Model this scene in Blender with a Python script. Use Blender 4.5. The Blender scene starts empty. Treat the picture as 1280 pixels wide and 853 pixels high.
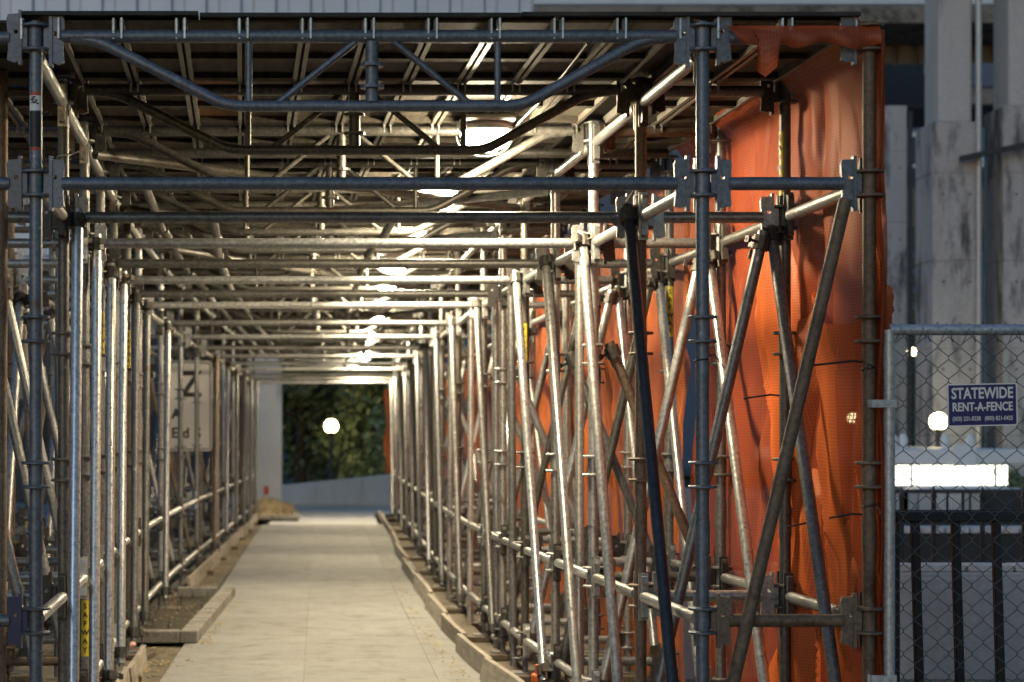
import bpy, bmesh, math, random
from mathutils import Vector, Matrix, Quaternion, noise
R = random.Random(7)
rad = math.radians
scene = bpy.context.scene
COL = scene.collection

# ------------------------------------------------------------------ camera
Y0 = 7.87            # distance to the front row of posts
PPM = 341.5          # photo pixels per metre on that row
EYE = 1.45
cam_d = bpy.data.cameras.new('camera')
cam = bpy.data.objects.new('camera', cam_d); COL.objects.link(cam)
cam.location = (0, 0, EYE); cam.rotation_euler = (rad(90), 0, 0)
cam_d.sensor_width = 36; cam_d.lens = PPM * Y0 / 1280 * 36
cam_d.shift_x = (640 - 400) / 1280; cam_d.shift_y = (545 - 426.5) / 1280
cam_d.clip_end = 600; cam_d.clip_start = .1
cam_d.dof.use_dof = True; cam_d.dof.focus_distance = 9.0; cam_d.dof.aperture_fstop = 3.8
scene.camera = cam

# ------------------------------------------------------------------ dusk sky and last light
world = bpy.data.worlds.new('World'); scene.world = world; world.use_nodes = True
wn = world.node_tree; wn.nodes.clear()
sky = wn.nodes.new('ShaderNodeTexSky'); sky.sky_type = 'NISHITA'; sky.sun_disc = False
SUN_EL, SUN_AZ = rad(7), rad(205)
sky.sun_elevation = SUN_EL; sky.sun_rotation = SUN_AZ; sky.altitude = 0; sky.ozone_density = 4; sky.dust_density = .4; sky.air_density = 1.3
bg = wn.nodes.new('ShaderNodeBackground'); bg.inputs['Strength'].default_value = .15
wo = wn.nodes.new('ShaderNodeOutputWorld')
wn.links.new(sky.outputs[0], bg.inputs[0]); wn.links.new(bg.outputs[0], wo.inputs[0])
sun_d = bpy.data.lights.new('sun', 'SUN'); sun_d.energy = .22; sun_d.angle = rad(25); sun_d.color = (.70, .82, 1)
sun = bpy.data.objects.new('sun', sun_d); COL.objects.link(sun)
sdir = Vector((math.sin(SUN_AZ) * math.cos(rad(18)), math.cos(SUN_AZ) * math.cos(rad(18)), math.sin(rad(18))))
sun.rotation_euler = (-sdir).to_track_quat('-Z', 'Y').to_euler()
scene.view_settings.view_transform = 'Standard'; scene.view_settings.look = 'None'
scene.view_settings.exposure = .25; scene.view_settings.gamma = 1
scene.view_settings.use_curve_mapping = False
scene.render.engine = 'CYCLES'
cy = scene.cycles
cy.use_denoising = True; cy.use_adaptive_sampling = True; cy.adaptive_threshold = .02
cy.max_bounces = 7; cy.diffuse_bounces = 4; cy.glossy_bounces = 3; cy.transmission_bounces = 4; cy.transparent_max_bounces = 16
cy.caustics_reflective = False; cy.caustics_refractive = False; cy.sample_clamp_indirect = 6
LAMP_L = 400          # emission of the tunnel lights

# ------------------------------------------------------------------ materials
class NT:
    def __init__(s, name):
        s.m = bpy.data.materials.new(name); s.m.use_nodes = True
        s.t = s.m.node_tree; s.t.nodes.clear()
        s.out = s.n('ShaderNodeOutputMaterial')
    def n(s, typ, **kw):
        x = s.t.nodes.new(typ)
        for k, v in kw.items(): setattr(x, k, v)
        return x
    def l(s, a, b): s.t.links.new(a, b)
    def coords(s, rnd=True, scale=(1, 1, 1)):
        tc = s.n('ShaderNodeTexCoord'); mp = s.n('ShaderNodeMapping'); mp.inputs['Scale'].default_value = scale
        s.l(tc.outputs['Object'], mp.inputs['Vector'])
        if rnd:
            oi = s.n('ShaderNodeObjectInfo'); mu = s.n('ShaderNodeMath', operation='MULTIPLY'); mu.inputs[1].default_value = 40
            s.l(oi.outputs['Random'], mu.inputs[0]); s.l(mu.outputs[0], mp.inputs['Location'])
        return mp.outputs[0]
    def noise(s, v, scale, detail=4, rough=.6):
        x = s.n('ShaderNodeTexNoise'); x.inputs['Scale'].default_value = scale
        x.inputs['Detail'].default_value = detail; x.inputs['Roughness'].default_value = rough
        s.l(v, x.inputs['Vector']); return x.outputs['Fac']
    def ramp(s, f, stops):
        x = s.n('ShaderNodeValToRGB'); e = x.color_ramp.elements
        while len(e) < len(stops): e.new(.5)
        for el, (p, c) in zip(e, stops):
            el.position = p; el.color = (*c, 1) if len(c) == 3 else c
        s.l(f, x.inputs[0]); return x.outputs[0]
    def mix(s, f, a, b, mode='MIX'):
        x = s.n('ShaderNodeMix', data_type='RGBA', blend_type=mode)
        if isinstance(f, (int, float)): x.inputs[0].default_value = f
        else: s.l(f, x.inputs[0])
        for i, c in ((6, a), (7, b)):
            if isinstance(c, tuple): x.inputs[i].default_value = (*c, 1)
            else: s.l(c, x.inputs[i])
        return x.outputs[2]
    def bsdf(s, col, rough=.6, metal=0, bump=None, bstr=.2, spec=.5):
        p = s.n('ShaderNodeBsdfPrincipled')
        if isinstance(col, tuple): p.inputs['Base Color'].default_value = (*col, 1)
        else: s.l(col, p.inputs['Base Color'])
        if isinstance(rough, (int, float)): p.inputs['Roughness'].default_value = rough
        else: s.l(rough, p.inputs['Roughness'])
        p.inputs['Metallic'].default_value = metal
        p.inputs['Specular IOR Level'].default_value = spec
        if bump is not None:
            b = s.n('ShaderNodeBump'); b.inputs['Strength'].default_value = bstr; b.inputs['Distance'].default_value = .01
            s.l(bump, b.inputs['Height']); s.l(b.outputs[0], p.inputs['Normal'])
        s.l(p.outputs[0], s.out.inputs[0]); return p

def grey(v, t=0): return (v * (1 + t), v, v * (1 - t))

def mat_tube(name, lo, hi, rust=.5, rough=.42, metal=.75, mark=(.12, .06, .03)):
    m = NT(name); v = m.coords()
    a = m.noise(v, 9, 6, .65); b = m.noise(v, 60, 3)
    col = m.ramp(a, [(.3, lo), (.7, hi)])
    col = m.mix(.5, col, m.ramp(b, [(.35, tuple(c * .6 for c in lo)), (.65, tuple(min(1, c * 1.15) for c in hi))]))
    r1 = m.noise(v, 5, 8, .75)
    col = m.mix(m.ramp(r1, [(.66 - .1 * rust, (0, 0, 0)), (.76 - .1 * rust, (1, 1, 1))]), col, mark)
    sp = m.noise(v, 14, 3, .5)
    col = m.mix(m.ramp(sp, [(.70, (0, 0, 0)), (.74, (.6, .6, .6))]), col, tuple(min(.6, c * 2.2) for c in hi))     # mortar splashes
    oi = m.n('ShaderNodeObjectInfo')
    col = m.mix(1, col, m.ramp(oi.outputs['Random'], [(0, (.72, .70, .66)), (.5, (1, 1, 1)), (1, (.84, .86, .9))]), 'MULTIPLY')
    rg = m.ramp(b, [(.3, (rough - .04,) * 3), (.7, (rough + .1,) * 3)])
    m.bsdf(col, rg, metal, b, .04)
    return m.m

def mat_concrete(name, lo, hi, stain=(.1, .09, .085), stain_at=.68, scale=2.0, streak=False, fine=40, bstr=.25, rough=.85, rnd=True):
    m = NT(name); v = m.coords(rnd, (1, 1, .25) if streak else (1, 1, 1)); w = m.coords(rnd)
    a = m.noise(v, scale, 7, .62); b = m.noise(w, fine, 5, .7)
    col = m.ramp(a, [(.3, lo), (.72, hi)])
    col = m.mix(.35, col, m.ramp(b, [(.3, tuple(c * .7 for c in lo)), (.7, tuple(min(1, c * 1.2) for c in hi))]))
    s2 = m.noise(v, scale * 1.7, 9, .7)
    col = m.mix(m.ramp(s2, [(stain_at - .06, (0, 0, 0)), (stain_at + .07, (1, 1, 1))]), col, stain)
    m.bsdf(col, rough, 0, b, bstr, .12)
    return m.m

def mat_plain(name, col, rough=.6, metal=0, var=.25, scale=12, bstr=.1):
    m = NT(name); v = m.coords(); a = m.noise(v, scale, 6, .65)
    c = m.ramp(a, [(.3, tuple(x * (1 - var) for x in col)), (.7, tuple(min(1, x * (1 + var)) for x in col))])
    m.bsdf(c, rough, metal, a, bstr)
    return m.m

def mat_wood(name, lo, hi, axis=(1, 12, 12), rough=.75):
    m = NT(name); v = m.coords(True, axis)
    a = m.noise(v, 3, 6, .6); b = m.noise(m.coords(), 6, 5, .7)
    c = m.ramp(a, [(.3, lo), (.7, hi)])
    c = m.mix(m.ramp(b, [(.5, (0, 0, 0)), (.8, (.7, .7, .7))]), c, tuple(x * .4 for x in lo))
    m.bsdf(c, rough, 0, a, .25, .3); return m.m

def mat_emit(name, col, s):
    m = NT(name); e = m.n('ShaderNodeEmission'); e.inputs[0].default_value = (*col, 1); e.inputs[1].default_value = s
    m.l(e.outputs[0], m.out.inputs[0]); return m.m

def mat_net(name, col, holes):
    m = NT(name); tc = m.n('ShaderNodeTexCoord')
    def wave(rot):
        mp = m.n('ShaderNodeMapping'); mp.inputs['Rotation'].default_value = rot
        m.l(tc.outputs['UV'], mp.inputs[0])
        w = m.n('ShaderNodeTexWave', wave_type='BANDS', bands_direction='X'); w.inputs['Scale'].default_value = 24
        w.inputs['Distortion'].default_value = .4; w.inputs['Detail'].default_value = 1
        m.l(mp.outputs[0], w.inputs['Vector']); return w.outputs['Fac']
    mx = m.n('ShaderNodeMath', operation='MAXIMUM'); m.l(wave((0, 0, 0)), mx.inputs[0]); m.l(wave((0, 0, rad(90))), mx.inputs[1])
    nz = m.n('ShaderNodeTexNoise'); nz.inputs['Scale'].default_value = 2.2; nz.inputs['Detail'].default_value = 5
    m.l(tc.outputs['UV'], nz.inputs['Vector'])
    c = m.ramp(nz.outputs['Fac'], [(.3, tuple(x * .8 for x in col)), (.75, tuple(min(1, x * 1.12) for x in col))])
    d = m.n('ShaderNodeBsdfDiffuse'); t = m.n('ShaderNodeBsdfTranslucent'); m.l(c, d.inputs[0]); m.l(c, t.inputs[0])
    s1 = m.n('ShaderNodeMixShader'); s1.inputs[0].default_value = .42; m.l(d.outputs[0], s1.inputs[1]); m.l(t.outputs[0], s1.inputs[2])
    g = m.n('ShaderNodeBsdfGlossy'); g.inputs['Roughness'].default_value = .5; g.inputs[0].default_value = (.9, .6, .5, 1)
    s3 = m.n('ShaderNodeMixShader'); s3.inputs[0].default_value = .05; m.l(s1.outputs[0], s3.inputs[1]); m.l(g.outputs[0], s3.inputs[2])
    tr = m.n('ShaderNodeBsdfTransparent')
    s2 = m.n('ShaderNodeMixShader')
    f = m.ramp(mx.outputs[0], [(.55, (holes + .13,) * 3), (.95, (max(0, holes - .11),) * 3)])
    m.l(f, s2.inputs[0]); m.l(s3.outputs[0], s2.inputs[1]); m.l(tr.outputs[0], s2.inputs[2])
    m.l(s2.outputs[0], m.out.inputs[0]); return m.m

def mat_leaf(name, lo, hi):
    m = NT(name); v = m.coords(False); a = m.noise(v, 1.6, 4)
    c = m.ramp(a, [(.35, lo), (.65, hi)])
    m.bsdf(c, .6, 0); return m.m

M = {}
M['galv'] = mat_tube('galvanised_steel', (.28, .277, .27), (.49, .485, .475), .3, .35, .7)
M['dull'] = mat_tube('weathered_steel', (.13, .128, .122), (.27, .265, .255), .4, .42, .6)
M['darkdull'] = mat_tube('dark_dull_steel', (.07, .064, .055), (.16, .15, .13), .6, .42, .5)  # darker overall than the weathered steel
M['brown'] = mat_tube('rusty_steel', (.13, .09, .065), (.26, .19, .13), 1.0, .6, .4, (.09, .04, .02))
M['bright'] = mat_tube('new_aluminium', (.52, .52, .51), (.72, .71, .69), .1, .3, .75)
M['front'] = mat_tube('dusk_tinted_zinc', (.105, .118, .14), (.19, .208, .24), .35, .42, .45)  # dim dusk blue of the front row put into the steel colour
M['bluesheen'] = mat_tube('blue_sheen_steel', (.025, .027, .034), (.055, .06, .072), .5, .35, .3)  # dark steel with its blue sheen put into the colour
M['yellow'] = mat_tube('yellow_painted_steel', (.35, .24, .04), (.48, .36, .08), .5, .5, .1)
M['black'] = mat_tube('black_iron', (.012, .013, .016), (.03, .032, .036), .4, .45, .3, (.03, .02, .015))
M['clamp'] = mat_tube('dark_forged_clamp', (.05, .045, .04), (.12, .11, .10), .9, .5, .6)
M['orangepaint'] = mat_plain('orange_paint', (.55, .13, .02), .5)
M['navy'] = mat_plain('navy_paint', (.012, .02, .075), .4)
M['fencegalv'] = mat_tube('fence_zinc', (.42, .43, .44), (.6, .61, .62), .1, .4, .4)
M['wire'] = mat_plain('wire_zinc', (.10, .105, .11), .45, .6)
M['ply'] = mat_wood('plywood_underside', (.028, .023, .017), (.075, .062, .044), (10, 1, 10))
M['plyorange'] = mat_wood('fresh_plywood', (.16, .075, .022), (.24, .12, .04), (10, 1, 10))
M['rail'] = mat_tube('plank_side_rail', (.12, .11, .095), (.26, .24, .205), .4, .45, .4)
M['darkboard'] = mat_wood('dark_roof_board', (.02, .018, .016), (.05, .045, .04), (2, 2, 2))
M['kick'] = mat_wood('weathered_board', (.22, .19, .15), (.40, .35, .28), (1, 1, 14))
M['sill'] = mat_wood('sole_timber', (.07, .055, .035), (.15, .115, .08), (14, 1, 14))
def mat_slab():
    m = NT('sidewalk_concrete'); v = m.coords(False); vr = m.coords(True)
    a = m.noise(v, .8, 8, .65); b = m.noise(v, 45, 5, .75); c3 = m.noise(v, 4.5, 8, .72)
    col = m.ramp(a, [(.3, (.20, .195, .188)), (.7, (.32, .315, .305))])
    col = m.mix(.4, col, m.ramp(b, [(.3, (.15, .147, .14)), (.7, (.37, .365, .355))]))
    col = m.mix(m.ramp(c3, [(.48, (0, 0, 0)), (.68, (.75, .75, .75))]), col, (.15, .14, .12))
    vo = m.n('ShaderNodeTexVoronoi'); vo.inputs['Scale'].default_value = 2.6; m.l(v, vo.inputs['Vector'])
    col = m.mix(m.ramp(vo.outputs['Distance'], [(.05, (.75, .75, .75)), (.085, (0, 0, 0))]), col, (.10, .095, .085))   # trodden gum
    oi = m.n('ShaderNodeObjectInfo')
    col = m.mix(1, col, m.ramp(oi.outputs['Random'], [(0, (.86, .85, .83)), (1, (1, 1, 1))]), 'MULTIPLY')
    m.bsdf(col, .8, 0, b, .3, .35); return m.m
M['slab'] = mat_slab()
M['kerb'] = mat_concrete('kerb_concrete', (.17, .16, .14), (.30, .28, .25), (.08, .075, .06), .58, 4, fine=60)
M['asphalt'] = mat_concrete('asphalt', (.05, .05, .05), (.10, .098, .095), (.03, .03, .03), .7, 1.2, fine=120, bstr=.4, rnd=False)
M['street'] = mat_concrete('street_concrete', (.38, .375, .37), (.52, .515, .51), (.25, .25, .25), .74, .35, fine=40, rnd=False)
M['dirt'] = mat_concrete('dirt_floor', (.10, .085, .065), (.20, .17, .13), (.05, .045, .035), .6, 2.5, fine=50, bstr=.6, rnd=False)
M['soil'] = mat_concrete('shaded_soil', (.035, .03, .022), (.085, .07, .05), (.02, .018, .013), .6, 3, fine=60, bstr=.8, rnd=False)  # darkened: shade inside the kerb is put into the soil colour
M['pier'] = mat_concrete('stained_pier_concrete', (.36, .355, .36), (.52, .51, .51), (.10, .10, .10), .56, 1.6, True, 25, .2)
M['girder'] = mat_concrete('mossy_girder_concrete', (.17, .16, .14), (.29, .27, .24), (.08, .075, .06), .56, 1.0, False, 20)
M['wallc'] = mat_concrete('retaining_wall_concrete', (.42, .415, .41), (.57, .565, .56), (.24, .235, .23), .66, 1.4, True, 30)
M['capstone'] = mat_plain('pale_coping_stone', (.62, .6, .58), .7)
M['corr'] = mat_plain('pale_corrugated_cladding', (.55, .60, .68), .45, .2, .08, 2)
M['corrdark'] = mat_plain('grey_corrugated_cladding', (.16, .17, .19), .5, .2, .2, 2)
M['render'] = mat_plain('blue_grey_render', (.12, .145, .20), .8, 0, .1, 3)
M['tan'] = mat_plain('tan_panel', (.17, .14, .11), .7, 0, .1, 3)
M['white'] = mat_plain('white_paint', (.72, .72, .72), .5, 0, .06)
M['darkglass'] = mat_plain('dark_glass', (.02, .024, .03), .12, 0, .2)
M['dark'] = mat_plain('dark_metal', (.025, .026, .03), .5)
M['rubble'] = mat_plain('dark_asphalt_lot', (.05, .05, .055), .9)
M['signwhite'] = mat_plain('sign_white', (.76, .73, .68), .45, 0, .05)
M['signblack'] = mat_plain('sign_black', (.012, .012, .012), .5)
M['signblue'] = mat_plain('sign_blue', (.018, .014, .11), .4, 0, .08)
M['stickyellow'] = mat_plain('sticker_yellow', (.62, .47, .03), .5)
M['stickred'] = mat_plain('sticker_red', (.45, .06, .03), .5)
M['diffuser'] = mat_emit('lit_diffuser', (1, .85, .57), LAMP_L)
M['diffuser2'] = mat_emit('lit_diffuser_small', (1, .86, .60), LAMP_L * 1.7)
M['diffuser3'] = mat_emit('lit_diffuser_far', (1, .86, .60), LAMP_L * 4.2)
M['globe'] = mat_emit('lit_globe', (1, .80, .42), 30)
M['window'] = mat_emit('lit_window', (1, .97, .80), 3.0)
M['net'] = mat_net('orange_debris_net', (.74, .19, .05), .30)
M['netshade'] = mat_net('shade_toned_debris_net', (.47, .085, .022), .17)  # darker copy of the net, shade under the roof put into the colour
M['net2'] = mat_net('orange_debris_net_bright', (.80, .18, .04), .12)  # brighter, more saturated copy of the net colour
M['leaf'] = mat_leaf('leaf_green', (.13, .16, .06), (.28, .31, .14))
M['leaf2'] = mat_leaf('leaf_dark_green', (.08, .11, .06), (.17, .21, .11))
M['bark'] = mat_plain('bark', (.07, .05, .035), .9, 0, .4, 20)
M['drygrass'] = mat_leaf('dry_grass', (.20, .15, .08), (.38, .31, .18))
M['weed'] = mat_leaf('weed_green', (.05, .055, .025), (.12, .11, .06))
M['litter'] = mat_leaf('dead_leaf', (.20, .13, .04), (.45, .32, .12))
M['paper'] = mat_plain('crumpled_paper', (.62, .36, .30), .7)
M['plasticwhite'] = mat_plain('white_plastic', (.75, .75, .72), .5)
M['ziptie'] = mat_plain('black_tie', (.01, .01, .01), .5)

# ------------------------------------------------------------------ object helpers
WM = {}
def obj(name, mesh, parent=None, mw=None, mats=None):
    o = bpy.data.objects.new(name, mesh); COL.objects.link(o)
    mw = mw if mw is not None else Matrix.Identity(4)
    WM[o] = mw
    if parent is not None:
        o.parent = parent; o.matrix_basis = WM[parent].inverted() @ mw
    else: o.matrix_basis = mw
    return o
def empty(name, loc): return obj(name, None, None, Matrix.Translation(Vector(loc)))
def tag(o, label, cat, group=None):
    o['label'] = label; o['category'] = cat
    if group: o['group'] = group
    return o
def struct(o): o['kind'] = 'structure'; return o
def T(x, y, z): return Matrix.Translation((x, y, z))
def RX(a): return Matrix.Rotation(rad(a), 4, 'X')
def RY(a): return Matrix.Rotation(rad(a), 4, 'Y')
def RZ(a): return Matrix.Rotation(rad(a), 4, 'Z')
def align(a, b):
    a = Vector(a); d = Vector(b) - a
    return Matrix.Translation(a) @ d.to_track_quat('Z', 'Y').to_matrix().to_4x4()

class MB:
    def __init__(s): s.v, s.f, s.m, s.sm, s.slots = [], [], [], [], []
    def slot(s, mat):
        if mat not in s.slots: s.slots.append(mat)
        return s.slots.index(mat)
    def add(s, vs, fs, mat, smooth=False, mx=None):
        b = len(s.v); i = s.slot(mat)
        s.v += [tuple(mx @ Vector(p)) for p in vs] if mx is not None else [tuple(p) for p in vs]
        for f in fs: s.f.append(tuple(x + b for x in f)); s.m.append(i); s.sm.append(smooth)
        return s
    def box(s, x0, x1, y0, y1, z0, z1, mat, mx=None, bev=0):
        if bev:
            bm = bmesh.new(); bmesh.ops.create_cube(bm, size=1)
            for v in bm.verts: v.co = ((x0 + x1) / 2 + v.co.x * (x1 - x0), (y0 + y1) / 2 + v.co.y * (y1 - y0), (z0 + z1) / 2 + v.co.z * (z1 - z0))
            bmesh.ops.bevel(bm, geom=bm.edges[:], offset=bev, segments=1, affect='EDGES')
            bm.verts.index_update()
            s.add([v.co.copy() for v in bm.verts], [[v.index for v in f.verts] for f in bm.faces], mat, False, mx); bm.free(); return s
        vs = [(x, y, z) for z in (z0, z1) for y in (y0, y1) for x in (x0, x1)]
        return s.add(vs, [(0, 2, 3, 1), (4, 5, 7, 6), (0, 1, 5, 4), (2, 6, 7, 3), (0, 4, 6, 2), (1, 3, 7, 5)], mat, False, mx)
    def tube(s, pts, r, mat, n=12, caps=True, mx=None):
        pts = [Vector(p) for p in pts]; vs, fs = [], []
        rr = r if isinstance(r, (list, tuple)) else [r] * len(pts)
        up = None
        for i, p in enumerate(pts):
            d = (pts[min(i + 1, len(pts) - 1)] - pts[max(i - 1, 0)]).normalized()
            if up is None: up = d.orthogonal().normalized()
            up = (up - d * up.dot(d)).normalized(); w = d.cross(up)
            for k in range(n):
                a = 2 * math.pi * k / n; vs.append(p + (up * math.cos(a) + w * math.sin(a)) * rr[i])
        for i in range(len(pts) - 1):
            for k in range(n):
                fs.append((i * n + k, i * n + (k + 1) % n, (i + 1) * n + (k + 1) % n, (i + 1) * n + k))
        s.add(vs, fs, mat, True, mx)
        if caps:
            b = len(s.v); L = (len(pts) - 1) * n
            s.add(vs[:n], [tuple(reversed(range(n)))], mat, False, mx); s.add(vs[L:], [tuple(range(n))], mat, False, mx)
        return s
    def lathe(s, prof, mat, n=14, mx=None, smooth=False):
        vs, fs = [], []
        for (r, z) in prof:
            for k in range(n):
                a = 2 * math.pi * k / n; vs.append((r * math.cos(a), r * math.sin(a), z))
        for i in range(len(prof) - 1):
            for k in range(n): fs.append((i * n + k, i * n + (k + 1) % n, (i + 1) * n + (k + 1) % n, (i + 1) * n + k))
        return s.add(vs, fs, mat, smooth, mx)
    def mesh(s, name='mesh'):
        me = bpy.data.meshes.new(name); me.from_pydata(s.v, [], s.f)
        for m in s.slots: me.materials.append(M[m] if isinstance(m, str) else m)
        me.polygons.foreach_set('material_index', s.m); me.polygons.foreach_set('use_smooth', s.sm); me.update()
        return me
_cache = {}
def cached(key, fn):
    if key not in _cache: _cache[key] = fn()
    return _cache[key]
def boxobj(name, x0, x1, y0, y1, z0, z1, mat, parent=None, bev=0):
    return obj(name, MB().box(x0, x1, y0, y1, z0, z1, mat, None, bev).mesh(name), parent)
def text_mesh(body, size, mat, bold=0, ext=.0006, sx=1.0, space=1.0):
    cu = bpy.data.curves.new('t', 'FONT'); cu.body = body; cu.size = size; cu.align_x = 'CENTER'; cu.align_y = 'CENTER'
    cu.extrude = ext; cu.offset = bold; cu.resolution_u = 3; cu.space_character = space
    o = bpy.data.objects.new('t', cu); COL.objects.link(o)
    dg = bpy.context.evaluated_depsgraph_get(); me = bpy.data.meshes.new_from_object(o.evaluated_get(dg))
    bpy.data.objects.remove(o); bpy.data.curves.remove(cu)
    for v in me.vertices: v.co.x *= sx
    me.materials.clear(); me.materials.append(M[mat]); return me

# ------------------------------------------------------------------ layout of the tunnel
def rr(k): return 1 + .155 * k if k <= 6 else 1.93 + .31 * (k - 6)     # 4 ft bays, then 8 ft bays
def kk(k): return k if k <= 6 else 6 + (k - 6) / 2
PATH = [(-9, 1.9), (.9, .21), (1, .18), (1.3, .095), (1.6, .0), (1.95, -.065), (2.3, -.09), (2.8, -.075), (3.6, 0), (4.9, .08), (5.5, .12)]
def cx(r):
    for (a, u), (b, v) in zip(PATH, PATH[1:]):
        if r <= b:
            return u + (v - u) * (r - a) / (b - a)
    return PATH[-1][1]
def Pt(k, off, z): r = rr(k); return Vector((cx(r) + off, Y0 * r, z))
def PtR(r, off, z): return Vector((cx(r) + off, Y0 * r, z))
def X(px, r): return (px - 400) * r / PPM
def Z(py, r): return EYE + (545 - py) * r / PPM
NODES = [.24, .774, 1.307, 1.84, 2.373, 2.906]
INN, OUT = 1.22, 1.83
ROWS = 16
TR = .0242

# ================================================================== SETTING
g = MB()
g.add([(-300, -40, 0), (2.6, -40, 0), (2.6, 400, 0), (-300, 400, 0)], [(0, 1, 2, 3)], 'asphalt')
g.add([(2.6, -40, 0), (300, -40, 0), (300, 12.6, 0), (2.6, 12.6, 0)], [(0, 1, 2, 3)], 'asphalt')
g.add([(2.6, 60, 0), (300, 60, 0), (300, 400, 0), (2.6, 400, 0)], [(0, 1, 2, 3)], 'asphalt')
struct(obj('ground', g.mesh('ground')))
g = MB(); g.add([(2.4, 12.5, -2.2), (200, 12.5, -2.2), (200, 60.2, -2.2), (2.4, 60.2, -2.2)], [(0, 1, 2, 3)], 'rubble')
g.add([(2.6, 12.6, -2.2), (2.6, 60, -2.2), (2.6, 60, 0), (2.6, 12.6, 0)], [(0, 1, 2, 3)], 'wallc')
g.add([(2.6, 60, -2.2), (200, 60, -2.2), (200, 60, 0), (2.6, 60, 0)], [(0, 1, 2, 3)], 'wallc')
struct(obj('lower_ground', g.mesh('lower_ground')))
g = MB(); g.add([(-60, 34.6, .004), (2.55, 34.6, .004), (2.55, 60, .004), (-60, 60, .004)], [(0, 1, 2, 3)], 'street')
struct(obj('street', g.mesh('street')))
# dirt floor under the scaffold
g = MB()
for sgn in (-1, 1):
    a = []
    for k in range(-6, ROWS + 1): a.append((cx(rr(k)) + sgn * .9, Y0 * rr(k), .004)); a.append((cx(rr(k)) + sgn * 2.3, Y0 * rr(k), .004))
    f = [(2 * i, 2 * i + 1, 2 * i + 3, 2 * i + 2) if sgn > 0 else (2 * i + 1, 2 * i, 2 * i + 2, 2 * i + 3) for i in range(len(a) // 2 - 1)]
    g.add(a, f, 'dirt')
struct(obj('dirt_strip', g.mesh('dirt_strip')))
# sidewalk of concrete slabs
sw = struct(obj('sidewalk', MB().box(-.93, 1.03, -6, 34.5, .006, .0235, 'slab').mesh('sidewalk')))
cols = [(-.92, -.1015), (-.0965, .6835), (.6885, 1.02)]
y = -6.0; row = 0
while y < 34:
    y1 = min(y + 1.52, 34.5)
    for (a, b) in cols:
        me = MB().box(a, b, y + .003, y1 - .003, .008, .028 + R.uniform(-.0025, .0025), 'slab', None, .003).mesh('slab')
        obj('slab', me, sw)
    y += 1.52; row += 1

# ================================================================== SCAFFOLD
root = empty('scaffold_tunnel', (cx(1), Y0, 0))
tag(root, 'long covered walkway tunnel of galvanised scaffold tubes with plank roof', 'scaffolding')

def pick(near=False):
    return R.choices(['galv', 'dull', 'brown', 'bright', 'darkdull'], [46, 30, 4, 10, 10])[0]
def tube_me(L, mat, r=TR, n=14):
    return cached(('tube', round(L, 2), mat, r), lambda: MB().tube([(0, 0, 0), (0, 0, round(L, 2))], r, mat, n).mesh('tube'))
def tube_obj(name, a, b, mat, parent=root, r=TR, n=14):
    a, b = Vector(a), Vector(b)
    return obj(name, tube_me((b - a).length, mat, r, n), parent, align(a, b))

def collar_prof(mb, z, mat, mx=None):
    ring = [(TR - .001, -.007), (.050, -.006), (.054, -.003), (.054, .003), (.050, .006), (TR - .001, .007)]
    for dz in (-.044, .044): mb.lathe([(r, zz + dz + z) for r, zz in ring], mat, 14, mx)
    mb.lathe([(.0275, -.044 + z), (.0275, .044 + z)], mat, 12, mx, True)
def collar_me(mat):
    def f():
        mb = MB(); collar_prof(mb, 0, mat); return mb.mesh('collar')
    return cached(('collar', mat), f)
def bracket_pts():
    # ledger head: plate with a round hole, in the (u, v) plane
    outer = [(.101, 0), (.104, .036), (.106, .070), (.100, .086), (.062, .088), (.052, .056), (.030, .034), (.030, 0), (.030, -.030), (.046, -.046), (.058, -.082), (.080, -.090), (.104, -.082), (.100, -.036)]
    c = (.071, .022); return outer, c
def bracket_add(mb, mat, mx=None):
    outer, c = bracket_pts(); n = len(outer); inner = []
    for (u, v) in outer:
        d = Vector((u - c[0], v - c[1])).normalized() * .0085; inner.append((c[0] + d.x, c[1] + d.y))
    vs = [(u, t, v) for t in (-.013, .013) for (u, v) in outer + inner]
    fs = []
    for i in range(n):
        j = (i + 1) % n
        fs.append((i, j, n + j, n + i)); fs.append((2 * n + i, 3 * n + i, 3 * n + j, 2 * n + j))
        fs.append((i, 2 * n + i, 2 * n + j, j)); fs.append((n + i, n + j, 3 * n + j, 3 * n + i))
    mb.add(vs, fs, mat, False, mx)
    mb.box(.05, .062, -.02, .02, -.10, .10, mat, mx)      # wedge pin
    return mb
def bracket_me(mat): return cached(('bracket', mat), lambda: bracket_add(MB(), mat).mesh('ledger_head'))
def clamp_me():
    def f():
        mb = MB()
        mb.lathe([(.026, -.03), (.037, -.03), (.037, .03), (.026, .03)], 'clamp', 10)
        mb.box(-.022, .022, .03, .062, -.026, .026, 'clamp', None, .004)
        mb.tube([(.03, .0, 0), (.075, .0, 0)], .007, 'clamp', 6); mb.box(.06, .075, -.013, .013, -.013, .013, 'clamp')
        mb.tube([(0, .06, .03), (0, .06, .07)], .007, 'clamp', 6)
        return mb.mesh('clamp')
    return cached('clamp', f)
def dirM(p, d):
    """frame at p whose x axis runs along d, z up"""
    d = Vector(d).normalized(); up = Vector((0, 0, 1)); yv = up.cross(d).normalized(); zv = d.cross(yv)
    m = Matrix((d, yv, zv)).transposed().to_4x4(); m.translation = Vector(p); return m

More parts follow.
